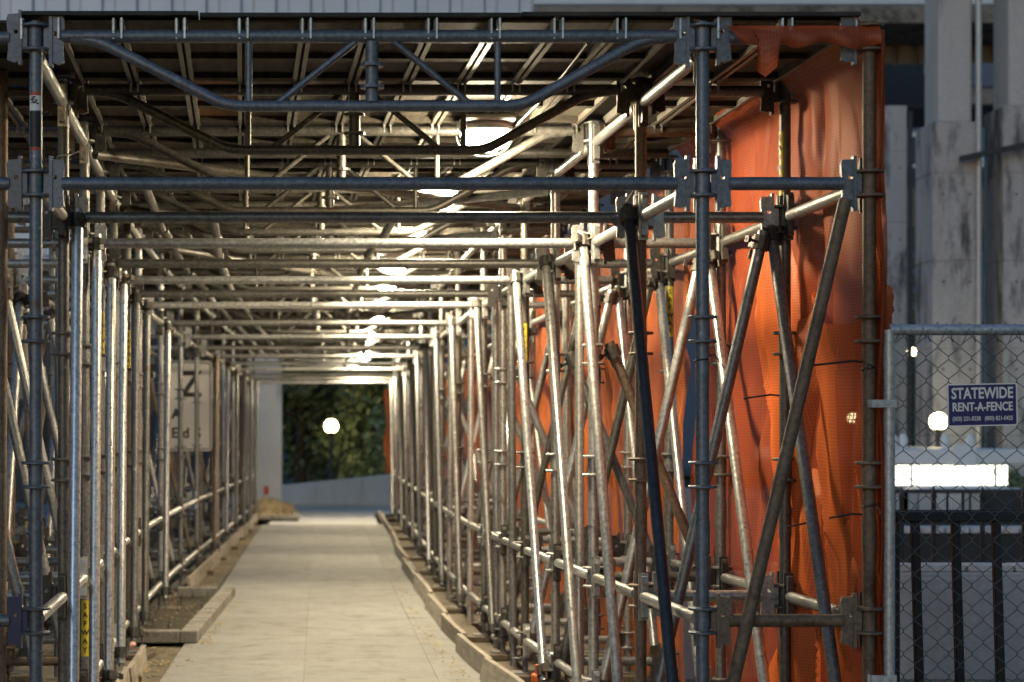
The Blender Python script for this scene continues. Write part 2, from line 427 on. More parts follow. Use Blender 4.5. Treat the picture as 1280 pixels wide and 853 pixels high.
def member(name, a, b, mat, near, bmat=None, gap=.095):
    """a tube between two posts with a ledger head on each end"""
    a, b = Vector(a), Vector(b); d = (b - a).normalized(); L = (b - a).length
    bmat = bmat or (mat if mat in ('front', 'brown') or R.random() < .4 else 'clamp')
    if near:
        o = tube_obj(name, a + d * gap, b - d * gap, mat)
        obj('ledger_head', bracket_me(bmat), o, dirM(a, d)); obj('ledger_head', bracket_me(bmat), o, dirM(b, -d))
        return o
    def f():
        mb = MB(); Lr = round(L, 2)
        mb.tube([(gap, 0, 0), (Lr - gap, 0, 0)], TR, mat, 12)
        bracket_add(mb, bmat, None); bracket_add(mb, bmat, T(Lr, 0, 0) @ RZ(180)); return mb.mesh('ledger')
    return obj(name, cached(('member', round(L, 2), mat, bmat), f), root, dirM(a, d))

def brace(a, b, mat, clamps=True, r=TR):
    o = tube_obj('brace', a, b, mat, root, r)
    if clamps:
        a, b = Vector(a), Vector(b); d = (b - a).normalized()
        for t, s in ((a + d * .05, 1), (b - d * .06, 1)):
            q = d.to_track_quat('Z', 'Y').to_matrix().to_4x4()
            obj('clamp', clamp_me(), o, Matrix.Translation(t) @ q @ RZ(R.uniform(0, 360)))
    return o
# ---- posts
DET = 7
def post_me(mat, far):
    def f():
        mb = MB(); mb.tube([(0, 0, .14), (0, 0, 2.965)], TR, mat, 14)
        mb.lathe([(.0275, 1.02), (.0275, 1.14)], mat, 12, None, True)                     # spigot sleeve
        if far:
            for z in NODES: collar_prof(mb, z, mat)
        return mb.mesh('post')
    return cached(('post', mat, far), f)
def jack_me():
    def f():
        mb = MB(); mb.tube([(0, 0, .05), (0, 0, .2)], .017, 'dull', 10)
        mb.lathe([(.017, .115), (.034, .115), (.034, .14), (.017, .14)], 'dull', 8)
        mb.tube([(-.075, 0, .13), (.075, 0, .13)], .007, 'dull', 6)
        mb.box(-.075, .075, -.075, .075, .043, .051, 'dull'); return mb.mesh('screw_jack')
    return cached('jack', f)
POST = {}
for k in range(ROWS):
    for off in (-OUT, -INN, INN, OUT):
        mat = R.choices(['galv', 'dull', 'brown', 'bright', 'darkdull'], [36, 32, 4, 5, 23])[0]
        if k == 0: mat = 'brown' if off == OUT else 'front'  # outer post brown: cast of the orange net put into its colour
        if off < 0 and k in (1, 2, 3): mat = 'dull'
        p = Pt(k, off, 0); far = k >= DET
        o = obj('post', post_me(mat, far), root, T(*p) @ RZ(R.uniform(0, 360)) @ RX(R.uniform(-.35, .35)) @ RY(R.uniform(-.25, .25)))
        WM[o] = T(*p); o.matrix_basis = WM[root].inverted() @ WM[o]
        POST[(k, off)] = o
        if not far:
            for z in NODES: obj('collar', collar_me(mat), o, T(p.x, p.y, z))
        obj('screw_jack', jack_me(), o, T(*p))
        if k < 16:
            obj('sole_timber', cached('sole', lambda: MB().box(-.16, .16, -.16, .16, .006, .043, 'sill', None, .004).mesh('sole')), o, T(*p) @ RZ(R.uniform(-12, 12)))
# ---- ledgers across the walkway and across the side bays
for k in range(ROWS):
    near = k <= 5
    m = 'front' if k == 0 else ('dull' if k in (1, 3, 5, 7) else R.choice(['galv', 'galv', 'bright']))  # backlit odd rows and lit even rows put into the steel tones
    member('walkway_ledger', Pt(k, -INN, 2.373), Pt(k, INN, 2.373), m, near)
    for sgn in (-1, 1):
        for z in (.24, .774, 2.373, 2.906):
            mt = pick(); bmt = None
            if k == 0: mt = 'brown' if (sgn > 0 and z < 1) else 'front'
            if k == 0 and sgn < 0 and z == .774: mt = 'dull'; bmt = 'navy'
            member('side_ledger', Pt(k, sgn * INN, z), Pt(k, sgn * OUT, z), mt, near, bmt)
# ---- outermost left row of the shoring
for k in range(0, ROWS):
    for off in (-2.44,):
        mat = R.choice(['dull', 'dull', 'brown', 'galv']); p = Pt(k, off, 0)
        o = obj('post', post_me(mat, True), root, T(*p)); POST[(k, off)] = o
        obj('screw_jack', jack_me(), o, T(*p))
    for z in (.24, .774, 1.84, 2.373, 2.906): member('side_ledger', Pt(k, -2.44, z), Pt(k, -OUT, z), R.choice(['dull', 'brown', 'galv']), False)
    if k: brace(Pt(k, -2.40, 2.35), Pt(k - 1, -2.40, .3), R.choice(['dull', 'brown', 'dull']), False) ; brace(Pt(k, -2.36, .3) + Vector((0, .05, 0)), Pt(k, -OUT - .05, 2.2) + Vector((0, .05, 0)), R.choice(['dull', 'brown', 'galv']), False)
# ---- runners along the tunnel
for k in range(ROWS - 1):
    for off in (-OUT, -INN, INN, OUT):
        for z in ((.24, .774, 2.373, 2.85) if abs(off) == INN else (.774, 2.373)):
            zz = z + .0
            a, b = Pt(k, off, zz), Pt(k + 1, off, zz)
            mt = R.choice(['galv', 'galv', 'bright', 'dull']) if abs(off) == INN else pick()
            member('runner', a, b, mt, k < 3)
# ---- roof trusses
def smooth_path(pts, rnd=.1):
    out = [Vector(pts[0])]
    for a, b, c in zip(pts, pts[1:], pts[2:]):
        a, b, c = Vector(a), Vector(b), Vector(c)
        p, q = b + (a - b).normalized() * rnd, b + (c - b).normalized() * rnd
        for t in (0, .25, .5, .75, 1): out.append(p * (1 - t) ** 2 + b * 2 * t * (1 - t) + q * t * t)
    out.append(Vector(pts[-1])); return out
TZ = 2.912
def truss_pieces(mat):
    top = MB().tube([(-1.125, 0, 0), (1.125, 0, 0)], TR, mat, 14)
    bracket_add(top, mat, T(-INN, 0, -.014)); bracket_add(top, mat, T(INN, 0, -.014) @ RZ(180))
    low = MB().tube(smooth_path([(-1.09, 0, -.006), (-1.0, 0, -.012), (-.52, 0, -.255), (.56, 0, -.255), (1.0, 0, -.012), (1.09, 0, -.006)], .06), .021, mat, 14)
    webs = [MB().tube([(x, 0, -.01), (x, 0, -.25)], .0125, mat, 10) for x in (-.44, .47)]
    webs += [MB().tube([a, b], .0125, mat, 10) for a, b in (((-.05, 0, -.02), (-.335, 0, -.245)), ((.09, 0, -.02), (.365, 0, -.245)))]
    king = MB().tube([(.01, 0, -.02), (.01, 0, -.24)], .024, mat, 12)
    ring = [(.02, -.007), (.044, -.006), (.044, .006), (.02, .007)]
    for dz in (-.105, -.185): king.lathe([(r, z + dz) for r, z in ring], mat, 14, T(.01, 0, 0))
    return top, low, webs, king
for k in range(ROWS):
    mat = 'front' if k == 0 else R.choice(['darkdull', 'darkdull', 'dull'])
    mx = T(*Pt(k, 0, TZ))
    if k <= 8:
        def f():
            top, low, webs, king = truss_pieces(mat)
            return [top.mesh('truss'), low.mesh('lower_chord'), king.mesh('king_post')] + [w.mesh('web') for w in webs]
        ms = cached(('truss', mat), f)
        o = obj('roof_truss', ms[0], root, mx)
        obj('lower_chord', ms[1], o, mx); obj('king_post', ms[2], o, mx)
        for w in ms[3:]: obj('web', w, o, mx)
    else:
        def f():
            top, low, webs, king = truss_pieces(mat)
            for w in [low, king] + webs: top.add(w.v, w.f, mat, True)
            return top.mesh('truss')
        obj('roof_truss', cached(('trussfar', mat), f), root, mx)
# ---- tubes tying the trusses together
for k in range(ROWS - 1):
    for off, z in ((-.62, 2.63), (.36, 2.63), (-.98, 2.79)):
        if k >= 3: tube_obj('roof_runner', Pt(k, off, z), Pt(k + 1 + .1, off + R.uniform(-.02, .02), z), R.choice(['darkdull', 'dull', 'galv']))
    if k < 2: continue
    if k % 2 == 0 and k + 2 < ROWS: tube_obj('plan_brace', Pt(k, -INN + .05, 2.80), Pt(k + 2, INN - .05, 2.80), R.choice(['darkdull', 'dull']))
    else: tube_obj('plan_brace', Pt(k, INN - .05, 2.76), Pt(k + 1, -.2, 2.76), R.choice(['galv', 'dull']))
    if k >= 2: tube_obj('roof_bearer', Pt(k + .5, -1.7, 2.885), Pt(k + .5, 1.7, 2.885), 'darkdull')
# ---- roof planks
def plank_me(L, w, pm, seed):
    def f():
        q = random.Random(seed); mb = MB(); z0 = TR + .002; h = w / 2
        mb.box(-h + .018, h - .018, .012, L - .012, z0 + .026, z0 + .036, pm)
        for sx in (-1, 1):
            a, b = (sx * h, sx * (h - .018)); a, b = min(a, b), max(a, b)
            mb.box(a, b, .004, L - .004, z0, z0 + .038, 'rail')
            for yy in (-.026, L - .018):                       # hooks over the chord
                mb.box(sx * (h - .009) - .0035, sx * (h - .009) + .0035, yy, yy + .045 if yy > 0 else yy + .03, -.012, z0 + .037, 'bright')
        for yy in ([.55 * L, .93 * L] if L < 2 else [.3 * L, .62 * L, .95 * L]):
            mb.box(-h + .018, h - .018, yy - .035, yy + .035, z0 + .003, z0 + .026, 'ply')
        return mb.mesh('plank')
    return cached(('plank', round(L, 3), round(w, 3), pm, seed), f)
NP = 10; PW = 2.3 / NP
def plank_mx(k, off):
    a, b = Pt(k, off, TZ), Pt(k + 1, off, TZ); d = b - a
    return Matrix.Translation(a) @ Matrix.Rotation(math.atan2(-d.x, d.y), 4, 'Z')
for k in range(ROWS - 1):
    L = round((Pt(k + 1, 0, 0) - Pt(k, 0, 0)).length - .006, 2)
    for i in range(NP):
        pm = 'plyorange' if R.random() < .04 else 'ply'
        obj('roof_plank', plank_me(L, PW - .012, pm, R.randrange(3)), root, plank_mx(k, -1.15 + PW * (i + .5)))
    for sgn in (-1, 1):
        for off in (sgn * 1.39, sgn * 1.66):
            obj('side_plank', plank_me(L, .255, 'plyorange' if R.random() < .2 else 'ply', 1), root, plank_mx(k, off))
# roof sheets on top of the planks
for j, (k0, k1) in enumerate([(-.03, 2), (2, 4), (4, 6), (6, 8), (8, 10), (10, 12), (12, 15)]):
    for (a, b, dz) in ((-1.27, -.625, .006), (-.62, .55, 0), (.555, 1.79, .003)):
        p0, p1 = Pt(k0, 0, 0), Pt(k1 - .01, 0, 0); z = TZ + TR + .042 + dz
        v = [(p0.x + a, p0.y, z), (p0.x + b, p0.y, z), (p1.x + b, p1.y, z), (p1.x + a, p1.y, z)]
        v += [(x, yy, zz + .014) for x, yy, zz in v]
        obj('roof_sheet', MB().add(v, [(3, 2, 1, 0), (4, 5, 6, 7), (0, 1, 5, 4), (1, 2, 6, 5), (2, 3, 7, 6), (3, 0, 4, 7)], 'darkboard').mesh('roof_sheet'), root)
# ---- diagonal braces
for k in range(1, ROWS):
    cl = k <= 12
    # inner right: top of row k down to the foot of row k-1, on the walkway side
    mt = {1: 'bluesheen', 2: 'galv', 3: 'bright', 4: 'bright'}.get(k, R.choice(['galv', 'dull', 'brown', 'dull']))
    if k in (1, 2, 3, 4) or k % 2 == 0 or k > 6:
        brace(Pt(k, INN - .055, 2.42), Pt(k - (1 if k <= 6 else .5) + R.uniform(.0, .08), INN - .06, .13), mt, cl)
    # inner left, steeper
    mt = 'bright' if k <= 4 else R.choice(['dull', 'brown', 'galv', 'dull'])
    if k not in (8, 9): brace(Pt(k, -INN + .06, 2.40 + R.uniform(-.03, .03)), Pt(k - (.42 if k <= 6 else .25) + R.uniform(-.05, .05), -INN + .075, .16), mt, cl)
    # outer rows
    brace(Pt(k, OUT - .06, 2.33), Pt(k - 1 + R.uniform(.0, .12), OUT - .06, .13 + R.uniform(0, .12)), {1: 'dull', 2: 'bright'}.get(k, pick()), cl)
    if k % 2: brace(Pt(k - 1, -OUT + .06, 2.2), Pt(k, -OUT + .06, .2), pick(), cl)
    else: brace(Pt(k, -OUT + .06, 2.3), Pt(k - 1, -OUT + .06, .15), pick(), cl)
for k in range(0, ROWS):
    cl = k <= 12
    dy = -.055 if k == 0 else -.05
    brace(Pt(k, OUT - .10, 2.31) + Vector((0, dy, 0)), Pt(k, INN + .02, .2) + Vector((0, dy, 0)), {0: 'brown', 1: 'dull', 2: 'galv'}.get(k, pick()), cl and k > 0)
    if k not in (0,):
        brace(Pt(k, -OUT + .10, 2.2 + R.uniform(-.1, .1)) + Vector((0, dy, 0)), Pt(k, -INN - .05, .2) + Vector((0, dy, 0)), R.choice(['galv', 'dull', 'brown']), cl)
    if k in (2, 3, 5, 6, 8, 9, 11):
        brace(Pt(k, INN + .08, 1.9) + Vector((0, .05, 0)), Pt(k, OUT - .06, .75) + Vector((0, .05, 0)), pick(), cl)
# short raking props in the left side bay and a spare upright beside it
for k, x in ((1, -1.5), (4, -1.55), (7, -1.5)):
    p = Pt(k, x, 0) if k != 1 else Vector((X(0, 1.13), Y0 * 1.13, 0))
    tube_obj('prop', (p.x, p.y, .02), (p.x + .01, p.y, 2.96), 'brown' if k == 1 else 'dull', root, .0242)
for k, off in ((2.5, INN + .03), (3.5, INN + .3), (4.5, INN), (5.45, INN + .02), (6.5, INN), (7.5, INN), (8.5, INN), (3.4, OUT - .05), (5.5, OUT - .1), (10.5, -INN), (4.5, -INN - .02), (5.5, -INN)):
    p = Pt(k, off, 0); tube_obj('prop', (p.x, p.y, .02), (p.x + R.uniform(-.02, .02), p.y + R.uniform(-.03, .03), 2.5), pick(), root)
# orange painted base shoes
for (k, s) in ((3, -1), (4, 1)):
    p = Pt(k - (.4 if s < 0 else .9), s * (INN - .06), 0)
    mb = MB(); mb.box(-.05, .05, -.05, .05, .03, .16, 'orangepaint', None, .008); mb.tube([(0, 0, .16), (0, 0, .21)], .034, 'orangepaint', 12)
    mb.tube([(-.085, 0, .1), (.085, 0, .1)], .012, 'orangepaint', 8)
    obj('painted_shoe', mb.mesh('painted_shoe'), root, T(*p))
# ---- stickers on the posts
def patch(w, h, mat, r=.0250):
    a = w / 2 / r; n = 6; vs = []; fs = []
    for i in range(n + 1):
        t = -a + 2 * a * i / n
        vs += [(r * math.sin(t), -r * math.cos(t), -h / 2), (r * math.sin(t), -r * math.cos(t), h / 2)]
    for i in range(n): fs.append((2 * i, 2 * i + 2, 2 * i + 3, 2 * i + 1))
    return MB().add(vs, fs, mat, True)
st_me = patch(.040, .27, 'stickyellow').mesh('sticker')
let_me = {}
def safway(k, off, z, face=0):
    p = Pt(k, off, z); o = POST[(k, off)]; mx = T(*p) @ RZ(face)
    obj('sticker', st_me, o, mx)
    tx = 'SAFWAY'
    for i, ch in enumerate(tx):
        if ch not in let_me: let_me[ch] = text_mesh(ch, .036, 'signblack', .0006)
        obj('lettering', let_me[ch], o, mx @ T(0, -.0262, .105 - i * .042) @ RX(90))
safway(3, OUT, Z(390, rr(3)), 0); safway(2, -INN, Z(785, rr(2)), 10); safway(4, INN, 1.98, -25); safway(3, -INN, 1.98, 20); safway(5, -INN, 2.0, 25); safway(2, INN, 1.95, -70)
safway(1, OUT, 2.6, -75)
lr = patch(.046, .055, 'signwhite').mesh('sticker'); ld = patch(.044, .13, 'signblack').mesh('sticker'); le = patch(.046, .012, 'stickred').mesh('sticker')
def tagsticker(k, off, z):
    o = POST[(k, off)]; p = Pt(k, off, z)
    obj('sticker', lr, o, T(*p)); obj('sticker', ld, o, T(p.x, p.y, z - .095)); obj('sticker', le, o, T(p.x, p.y, z + .034)); obj('sticker', le, o, T(p.x, p.y, z - .167))
    q = random.Random(3)
    for i in range(7):
        me = cached(('scr', i), lambda: MB().box(-.009, .009, -.0004, .0004, -.002, .002, 'signblack').mesh('print'))
        obj('print', me, o, T(p.x + q.uniform(-.01, .01), p.y - .0256, z + q.uniform(-.022, .022)) @ RY(q.uniform(-60, 60)))
tagsticker(0, -INN, Z(130, 1)); tagsticker(3, -INN, Z(418, rr(3)))
# loose ties of wire on the near nodes
for (k, off, z) in ((1, -INN, 2.62), (2, -INN, 2.5), (0, INN, 1.72), (0, OUT, 1.68), (0, OUT, 1.18), (1, INN, 2.45)):
    mb = MB(); pts = [(math.cos(t * .7) * .030, math.sin(t * .7) * .030, .002 * t) for t in range(10)] + [(.05, -.05, .03), (.07, -.09, -.02)]
    mb.tube(pts, .0025, 'ziptie' if k == 0 else 'plasticwhite', 5)
    obj('wire_tie', mb.mesh('wire_tie'), POST[(k, off)], T(*Pt(k, off, z)) @ RZ(R.uniform(0, 360)))

# ================================================================== LIGHTS IN THE TUNNEL
ORD = ['first', 'second', 'third', 'fourth', 'fifth', 'sixth', 'seventh', 'eighth', 'ninth', 'tenth', 'eleventh', 'twelfth', 'thirteenth', 'fourteenth']
for j, rl in enumerate((1.267, 1.577, 1.887, 2.197, 2.507, 3.127, 3.747, 4.367, 4.69)):  # last light, at the far end, added to brighten the ground beyond
    p = PtR(rl, .665, 2.885)
    t = empty('ceiling_light', p); tag(t, ORD[j] + ' warm ceiling light from the tunnel entrance, under the plank roof', 'light', 'ceiling lights along the tunnel')
    def hf():
        mb = MB().box(-.10, .10, -.17, .17, .012, .032, 'white', None, .006)
        mb.lathe([(.001, .012), (.09, .012), (.10, .0), (.10, -.018), (.088, -.018)], 'white', 20, Matrix.Diagonal((1, 1.6, 1, 1)), True)
        mb.tube([(.07, 0, .02), (.13, 0, .02)], .012, 'dark', 8)
        return mb.mesh('housing')
    LS = T(p.x, p.y, p.z - .012) @ Matrix.Diagonal((1.25, 1.25, 1.25, 1))
    obj('housing', cached('house', hf), t, LS)
    prof = [(.001, -.085), (.035, -.082), (.062, -.07), (.080, -.05), (.087, -.028), (.087, -.019), (.001, -.0185)]
    obj('diffuser', cached('diff', lambda: MB().lathe(prof, 'diffuser', 24, Matrix.Diagonal((1.12, 1.75, 1, 1)), True).mesh('diffuser')), t, LS)
    cg = MB()
    for yy_ in (-.07, .07): cg.tube([(math.cos(rad(a_)) * .106, yy_, -.018 - math.sin(rad(a_)) * .076) for a_ in range(0, 181, 20)], .0028, 'dark', 5)
    obj('guard', cached('guard', lambda: cg.mesh('guard')), t, LS)

lr_ = (1.0, 1.267, 1.577, 1.887, 2.197, 2.507, 3.127, 3.747, 4.367)
pts = []
for a, b in zip(lr_, lr_[1:]):
    for i in range(8):
        u = i / 8; pts.append(PtR(a + (b - a) * u, .80, 2.888 - .05 * math.sin(math.pi * u) * (1 if a > 1 else .4)))
tag(obj('light_cable', MB().tube(pts, .006, 'ziptie', 6).mesh('light_cable')), 'black electric cable sagging along the row of ceiling lights', 'cable')
# ================================================================== DEBRIS NETS
def net_mesh(k0, k1, zt, zb, off, mat, nk, nz, amp, seed, ties=True, wrap=False):
    vs, fs, uv = [], [], []
    for i in range(nk + 1):
        u = i / nk; k = k0 + (k1 - k0) * u
        top = zt(k) if callable(zt) else zt; bot = zb(k) if callable(zb) else zb
        for j in range(nz + 1):
            v = j / nz; z = bot + (top - bot) * v
            p = Pt(k, off, z)
            w = noise.noise(Vector((k * 2.3 + seed, z * .8, seed))) * amp + noise.noise(Vector((k * 7 + seed, z * 2.2, 3 + seed))) * amp * .45
            w += math.sin(k * 9 + 2 * noise.noise(Vector((k, z * 1.1, seed)))) * amp * .3
            w += (1 - abs(noise.noise(Vector((k * 3.1 + z * .5, z * .55 - k * .3, seed + 5))))) ** 6 * amp * .8 - (1 - abs(noise.noise(Vector((k * 5 - z * 1.3, z * 1.2, seed + 15))))) ** 8 * amp * .45
            fr = abs(k - round(k)); near = math.exp(-(fr / .09) ** 2) if ties else 0
            if k < .12: near = max(near, .95)
            p.x += w * (1 - .8 * near) + amp * .25 * (1 - near) + abs(w) * .3
            p.z += noise.noise(Vector((k * 3, z * 3, seed + 9))) * .02
            if z > 2.86: p.x -= (z - 2.86) * .9
            vs.append(p); uv.append((p.y, z))
    for i in range(nk):
        for j in range(nz): fs.append((i * (nz + 1) + j, (i + 1) * (nz + 1) + j, (i + 1) * (nz + 1) + j + 1, i * (nz + 1) + j + 1))
    me = bpy.data.meshes.new('net'); me.from_pydata(vs, [], fs); me.materials.append(M[mat])
    l = me.uv_layers.new(name='UVMap')
    for lp in me.loops: l.data[lp.index].uv = uv[lp.vertex_index]
    me.polygons.foreach_set('use_smooth', [True] * len(fs)); me.update(); return me
n1 = obj('debris_net', net_mesh(-.03, 2.72, 2.985, .03, OUT + .045, 'netshade', 150, 100, .036, 1.3))
tag(n1, 'orange debris net toned dark for roof shade, hung full height beside the tunnel entrance', 'net', 'orange debris nets')
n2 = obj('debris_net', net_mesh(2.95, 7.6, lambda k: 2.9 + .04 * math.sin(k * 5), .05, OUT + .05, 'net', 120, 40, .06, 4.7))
tag(n2, 'orange debris net behind the tubes midway along the right side', 'net', 'orange debris nets')
n3 = obj('debris_net', net_mesh(7.75, 15.05, lambda k: 2.4 + .08 * math.sin(k * 3), .05, OUT + .05, 'net', 120, 20, .06, 8.7))
tag(n3, 'orange debris net along the far half of the right side', 'net', 'orange debris nets')
def ztop(k):
    if k < 0: return 2.2
    if k <= 1: return 2.32 - .52 * math.sin(math.pi * min(1, k * .97 + .0)) ** .8 * (1 - .35 * k) + .0
    return 2.36 - .25 * (k - 1)
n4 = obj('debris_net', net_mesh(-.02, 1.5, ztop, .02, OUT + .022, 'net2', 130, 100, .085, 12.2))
tag(n4, 'bright orange netting tied lower, sagging in folds by the entrance', 'net', 'orange debris nets')
# net end wrapped round the corner post and turned over the front tube
vs, fs = [], []; uvs = []
cp = Pt(0, OUT, 0)
for i in range(13):
    a = rad(75 - 11 * i)
    for j in range(40):
        z = .03 + 2.9 * j / 39; q = .040 + .012 * noise.noise(Vector((i * .4, z * 2.5, 3))) + (.02 if i > 9 else 0) * abs(math.sin(z * 4))
        vs.append((cp.x + math.cos(a) * q, cp.y + math.sin(a) * q, z)); uvs.append((i * .01, z))
for i in range(12):
    for j in range(39): fs.append((i * 40 + j, (i + 1) * 40 + j, (i + 1) * 40 + j + 1, i * 40 + j + 1))
def uvmesh(name, vs, fs, uvs, mat):
    me = bpy.data.meshes.new(name); me.from_pydata(vs, [], fs); me.materials.append(M[mat]); l = me.uv_layers.new(name='UVMap')
    for lp in me.loops: l.data[lp.index].uv = uvs[lp.vertex_index]
    me.polygons.foreach_set('use_smooth', [True] * len(fs)); me.update(); return me
obj('net_end', uvmesh('net_end', vs, fs, uvs, 'netshade'), n1)
vs, fs, uvs = [], [], []
for i in range(41):
    u = i / 40; x = Pt(0, INN, 0).x + .08 + u * .56
    drop = .06 + .012 * math.sin(u * 17) + .02 * u
    if .17 < u < .34: drop = .19 - .5 * abs(u - .25)
    for j in range(9):
        v = j / 8; vs.append((x + .05 * v * (1 - u) * (1 if u < .2 else 0), Y0 - .033 - .02 * math.sin(v * 2.5) - .012 * math.sin(u * 26) * v, 2.945 - drop * v)); uvs.append((u * .6, v * .1))
for i in range(40):
    for j in range(8): fs.append((i * 9 + j, (i + 1) * 9 + j, (i + 1) * 9 + j + 1, i * 9 + j + 1))
obj('folded_edge', uvmesh('folded_edge', vs, fs, uvs, 'netshade'), n1)
for (k, z, ln) in ((.02, 1.72, .2), (.02, 1.16, .13), (1.02, 1.62, .16), (.55, 1.1, .12)):
    p = Pt(k, OUT - .01, z); mb = MB().tube([(0, 0, 0), (-.05, -.02, .004), (-ln, 0, -.012)], .004, 'ziptie', 6)
    obj('tie', mb.mesh('tie'), n1, T(*p))
vs, fs, uvs = [], [], []
for i in range(25):
    for j in range(30):
        u, z = i / 24, .75 + 1.55 * j / 29
        vs.append((X(483 + 8 * u, 5.0) - (.05 * math.sin(z * 3.6) ** 2) * (1 - u), Y0 * 5.0 + .5 * u + .03 * math.sin(u * 20), z)); uvs.append((u, z))
for i in range(24):
    for j in range(29): fs.append((i * 30 + j, (i + 1) * 30 + j, (i + 1) * 30 + j + 1, i * 30 + j + 1))
tag(obj('debris_net', uvmesh('net_far', vs, fs, uvs, 'net2')), 'narrow strip of orange net hanging at the far end of the tunnel', 'net', 'orange debris nets')

# ================================================================== KICK BOARDS, KERB, LITTER
def board(a, b, h, th, lean, name, label, z0=.03):
    a, b = Vector(a), Vector(b); d = b - a; L = d.length; n = 8; vs, fs = [], []
    sag = R.uniform(-.012, .012); wob = R.uniform(0, 9)
    for i in range(n + 1):
        t = i / n; c = sag * math.sin(math.pi * t)
        zt = h + .004 * math.sin(wob + 4 * t)
        for (yy, zz) in ((-th / 2, 0), (th / 2, 0), (th / 2 + lean, zt), (-th / 2 + lean, zt)): vs.append((t * L, yy + c, zz))
    for i in range(n):
        for q in range(4): fs.append((i * 4 + q, i * 4 + (q + 1) % 4, i * 4 + 4 + (q + 1) % 4, i * 4 + 4 + q))
    fs += [(3, 2, 1, 0), (n * 4, n * 4 + 1, n * 4 + 2, n * 4 + 3)]
    me = MB().add(vs, fs, 'kick').mesh(name)
    ang = math.atan2(d.y, d.x)
    o = obj(name, me, None, T(a.x, a.y, z0) @ Matrix.Rotation(ang, 4, 'Z'))
    return tag(o, label, 'board')
ks = [kk(v) for v in (1.2, 2.6, 3.85, 5.2, 6.5, 8.1, 10.1, 12.4, 15, 18, 21.5, 24.5)]
for i in range(len(ks) - 1):
    o = board(Pt(ks[i], .97 + R.uniform(-.01, .03), 0), Pt(ks[i + 1] - .03, .97 + R.uniform(-.03, .01), 0), .125 + R.uniform(-.012, .012), .032, R.uniform(-.03, .01), 'kick_board',
              ORD[i] + ' weathered kick board from the entrance along the right posts')
    o['group'] = 'kick boards along the right side'
kl = [1.6, 2.75, 3.5, 4.7]
for i in range(3):
    o = board(Pt(kl[i], -1.13 + .02 * i, 0), Pt(kl[i + 1] - .04, -1.12 + .02 * i, 0), .17 - .02 * i, .03, .01, 'kick_board',
              ORD[i] + ' upright board from the entrance along the left posts before the kerb', .005)
    o['group'] = 'kick boards along the left side'
kl = [kk(v) for v in (9.8, 12.5, 15.5, 19, 22, 24.5)]
for i in range(5):
    o = board(Pt(kl[i], -1.12, 0), Pt(kl[i + 1] - .04, -1.12, 0), .13, .03, .01, 'kick_board', ORD[i] + ' upright board along the left posts beyond the raised kerb', .005)
    o['group'] = 'kick boards along the left side'
# kerb of the planting strip jutting into the walkway
pk = empty('planter_kerb', (-.85, 14.9, 0)); tag(pk, 'low concrete kerb with a square corner jutting into the walkway on the left', 'kerb')
ya, yb = Y0 * 1.87, Y0 * 2.42
def kerbstone(p, q, w=.12, h=.085):
    p, q = Vector(p), Vector(q); d = (q - p); L = d.length
    me = MB().box(0, L - .006, 0, w, .0, h, 'kerb', None, .007).mesh('kerbstone')
    return obj('kerbstone', me, pk, T(p.x, p.y, .03) @ Matrix.Rotation(math.atan2(d.y, d.x), 4, 'Z'))
kerbstone((-1.30, ya, 0), (-.957, ya, 0))
for i in range(3):
    a, b = i / 3, (i + 1) / 3
    kerbstone((-.84 + .09 * a, ya + (yb - ya) * a, 0), (-.84 + .09 * b, ya + (yb - ya) * b, 0))
kerbstone((-1.25, yb - .15, 0), (-.9, yb - .15, 0))
sb = MB(); sb.add([(-1.75, ya + .06, .034), (-.90, ya + .06, .034), (-.80, yb - .1, .034), (-1.75, yb - .1, .034)], [(0, 1, 2, 3)], 'soil')
struct(obj('planting_soil', sb.mesh('soil')))
def grass(name, n, area, h, mat, seed):
    q = random.Random(seed); mb = MB()
    for i in range(n):
        x, yy, z = area(q); a = q.uniform(0, 6.28); hh = h * q.uniform(.35, 1); w = .004 + .004 * q.random()
        lx, ly = math.cos(a), math.sin(a); bend = hh * q.uniform(.2, .8)
        mb.add([(x - ly * w, yy + lx * w, z), (x + ly * w, yy - lx * w, z), (x + lx * bend * .4 + ly * w * .6, yy + ly * bend * .4 - lx * w * .6, z + hh * .6), (x + lx * bend * .4 - ly * w * .6, yy + ly * bend * .4 + lx * w * .6, z + hh * .6), (x + lx * bend, yy + ly * bend, z + hh)],
               [(0, 1, 2, 3), (3, 2, 4)], mat)
    o = obj(name, mb.mesh(name)); o['kind'] = 'stuff'; return o
o = grass('weeds', 70, lambda q: (q.uniform(-1.5, -.95), q.uniform(ya + .2, yb - .2), .034), .14, 'weed', 5)
tag(o, 'straggly weeds growing in the soil behind the low kerb', 'weeds')
# dead leaves along the left boards
mb = MB(); q = random.Random(11)
for i in range(1100):
    k = q.uniform(1.2, 12); s = abs(q.gauss(0, .10)); px = Pt(k, -1.09 + s, 0)
    if ya - .1 < px.y < yb: px = Vector((q.uniform(-1.3, -.97), px.y, .08)) if q.random() < .6 and px.y > ya + .2 else Vector((-.83 + .09 * (px.y - ya) / (yb - ya) + .015 + abs(q.gauss(0, .05)), px.y, 0))
    if q.random() < .25: px = Pt(q.uniform(1.5, 10), .88 - abs(q.gauss(0, .08)), 0)
    z = .04 if px.z > .05 else .031 if px.x > -.92 else .012; a = q.uniform(0, 6.28); r_ = q.uniform(.006, .022); c, s_ = math.cos(a) * r_, math.sin(a) * r_
    mb.add([(px.x + c, px.y + s_, z + q.uniform(0, .008)), (px.x - s_ * .5, px.y + c * .5, z), (px.x - c, px.y - s_, z + q.uniform(0, .01)), (px.x + s_ * .5, px.y - c * .5, z)], [(0, 1, 2, 3)], 'litter')
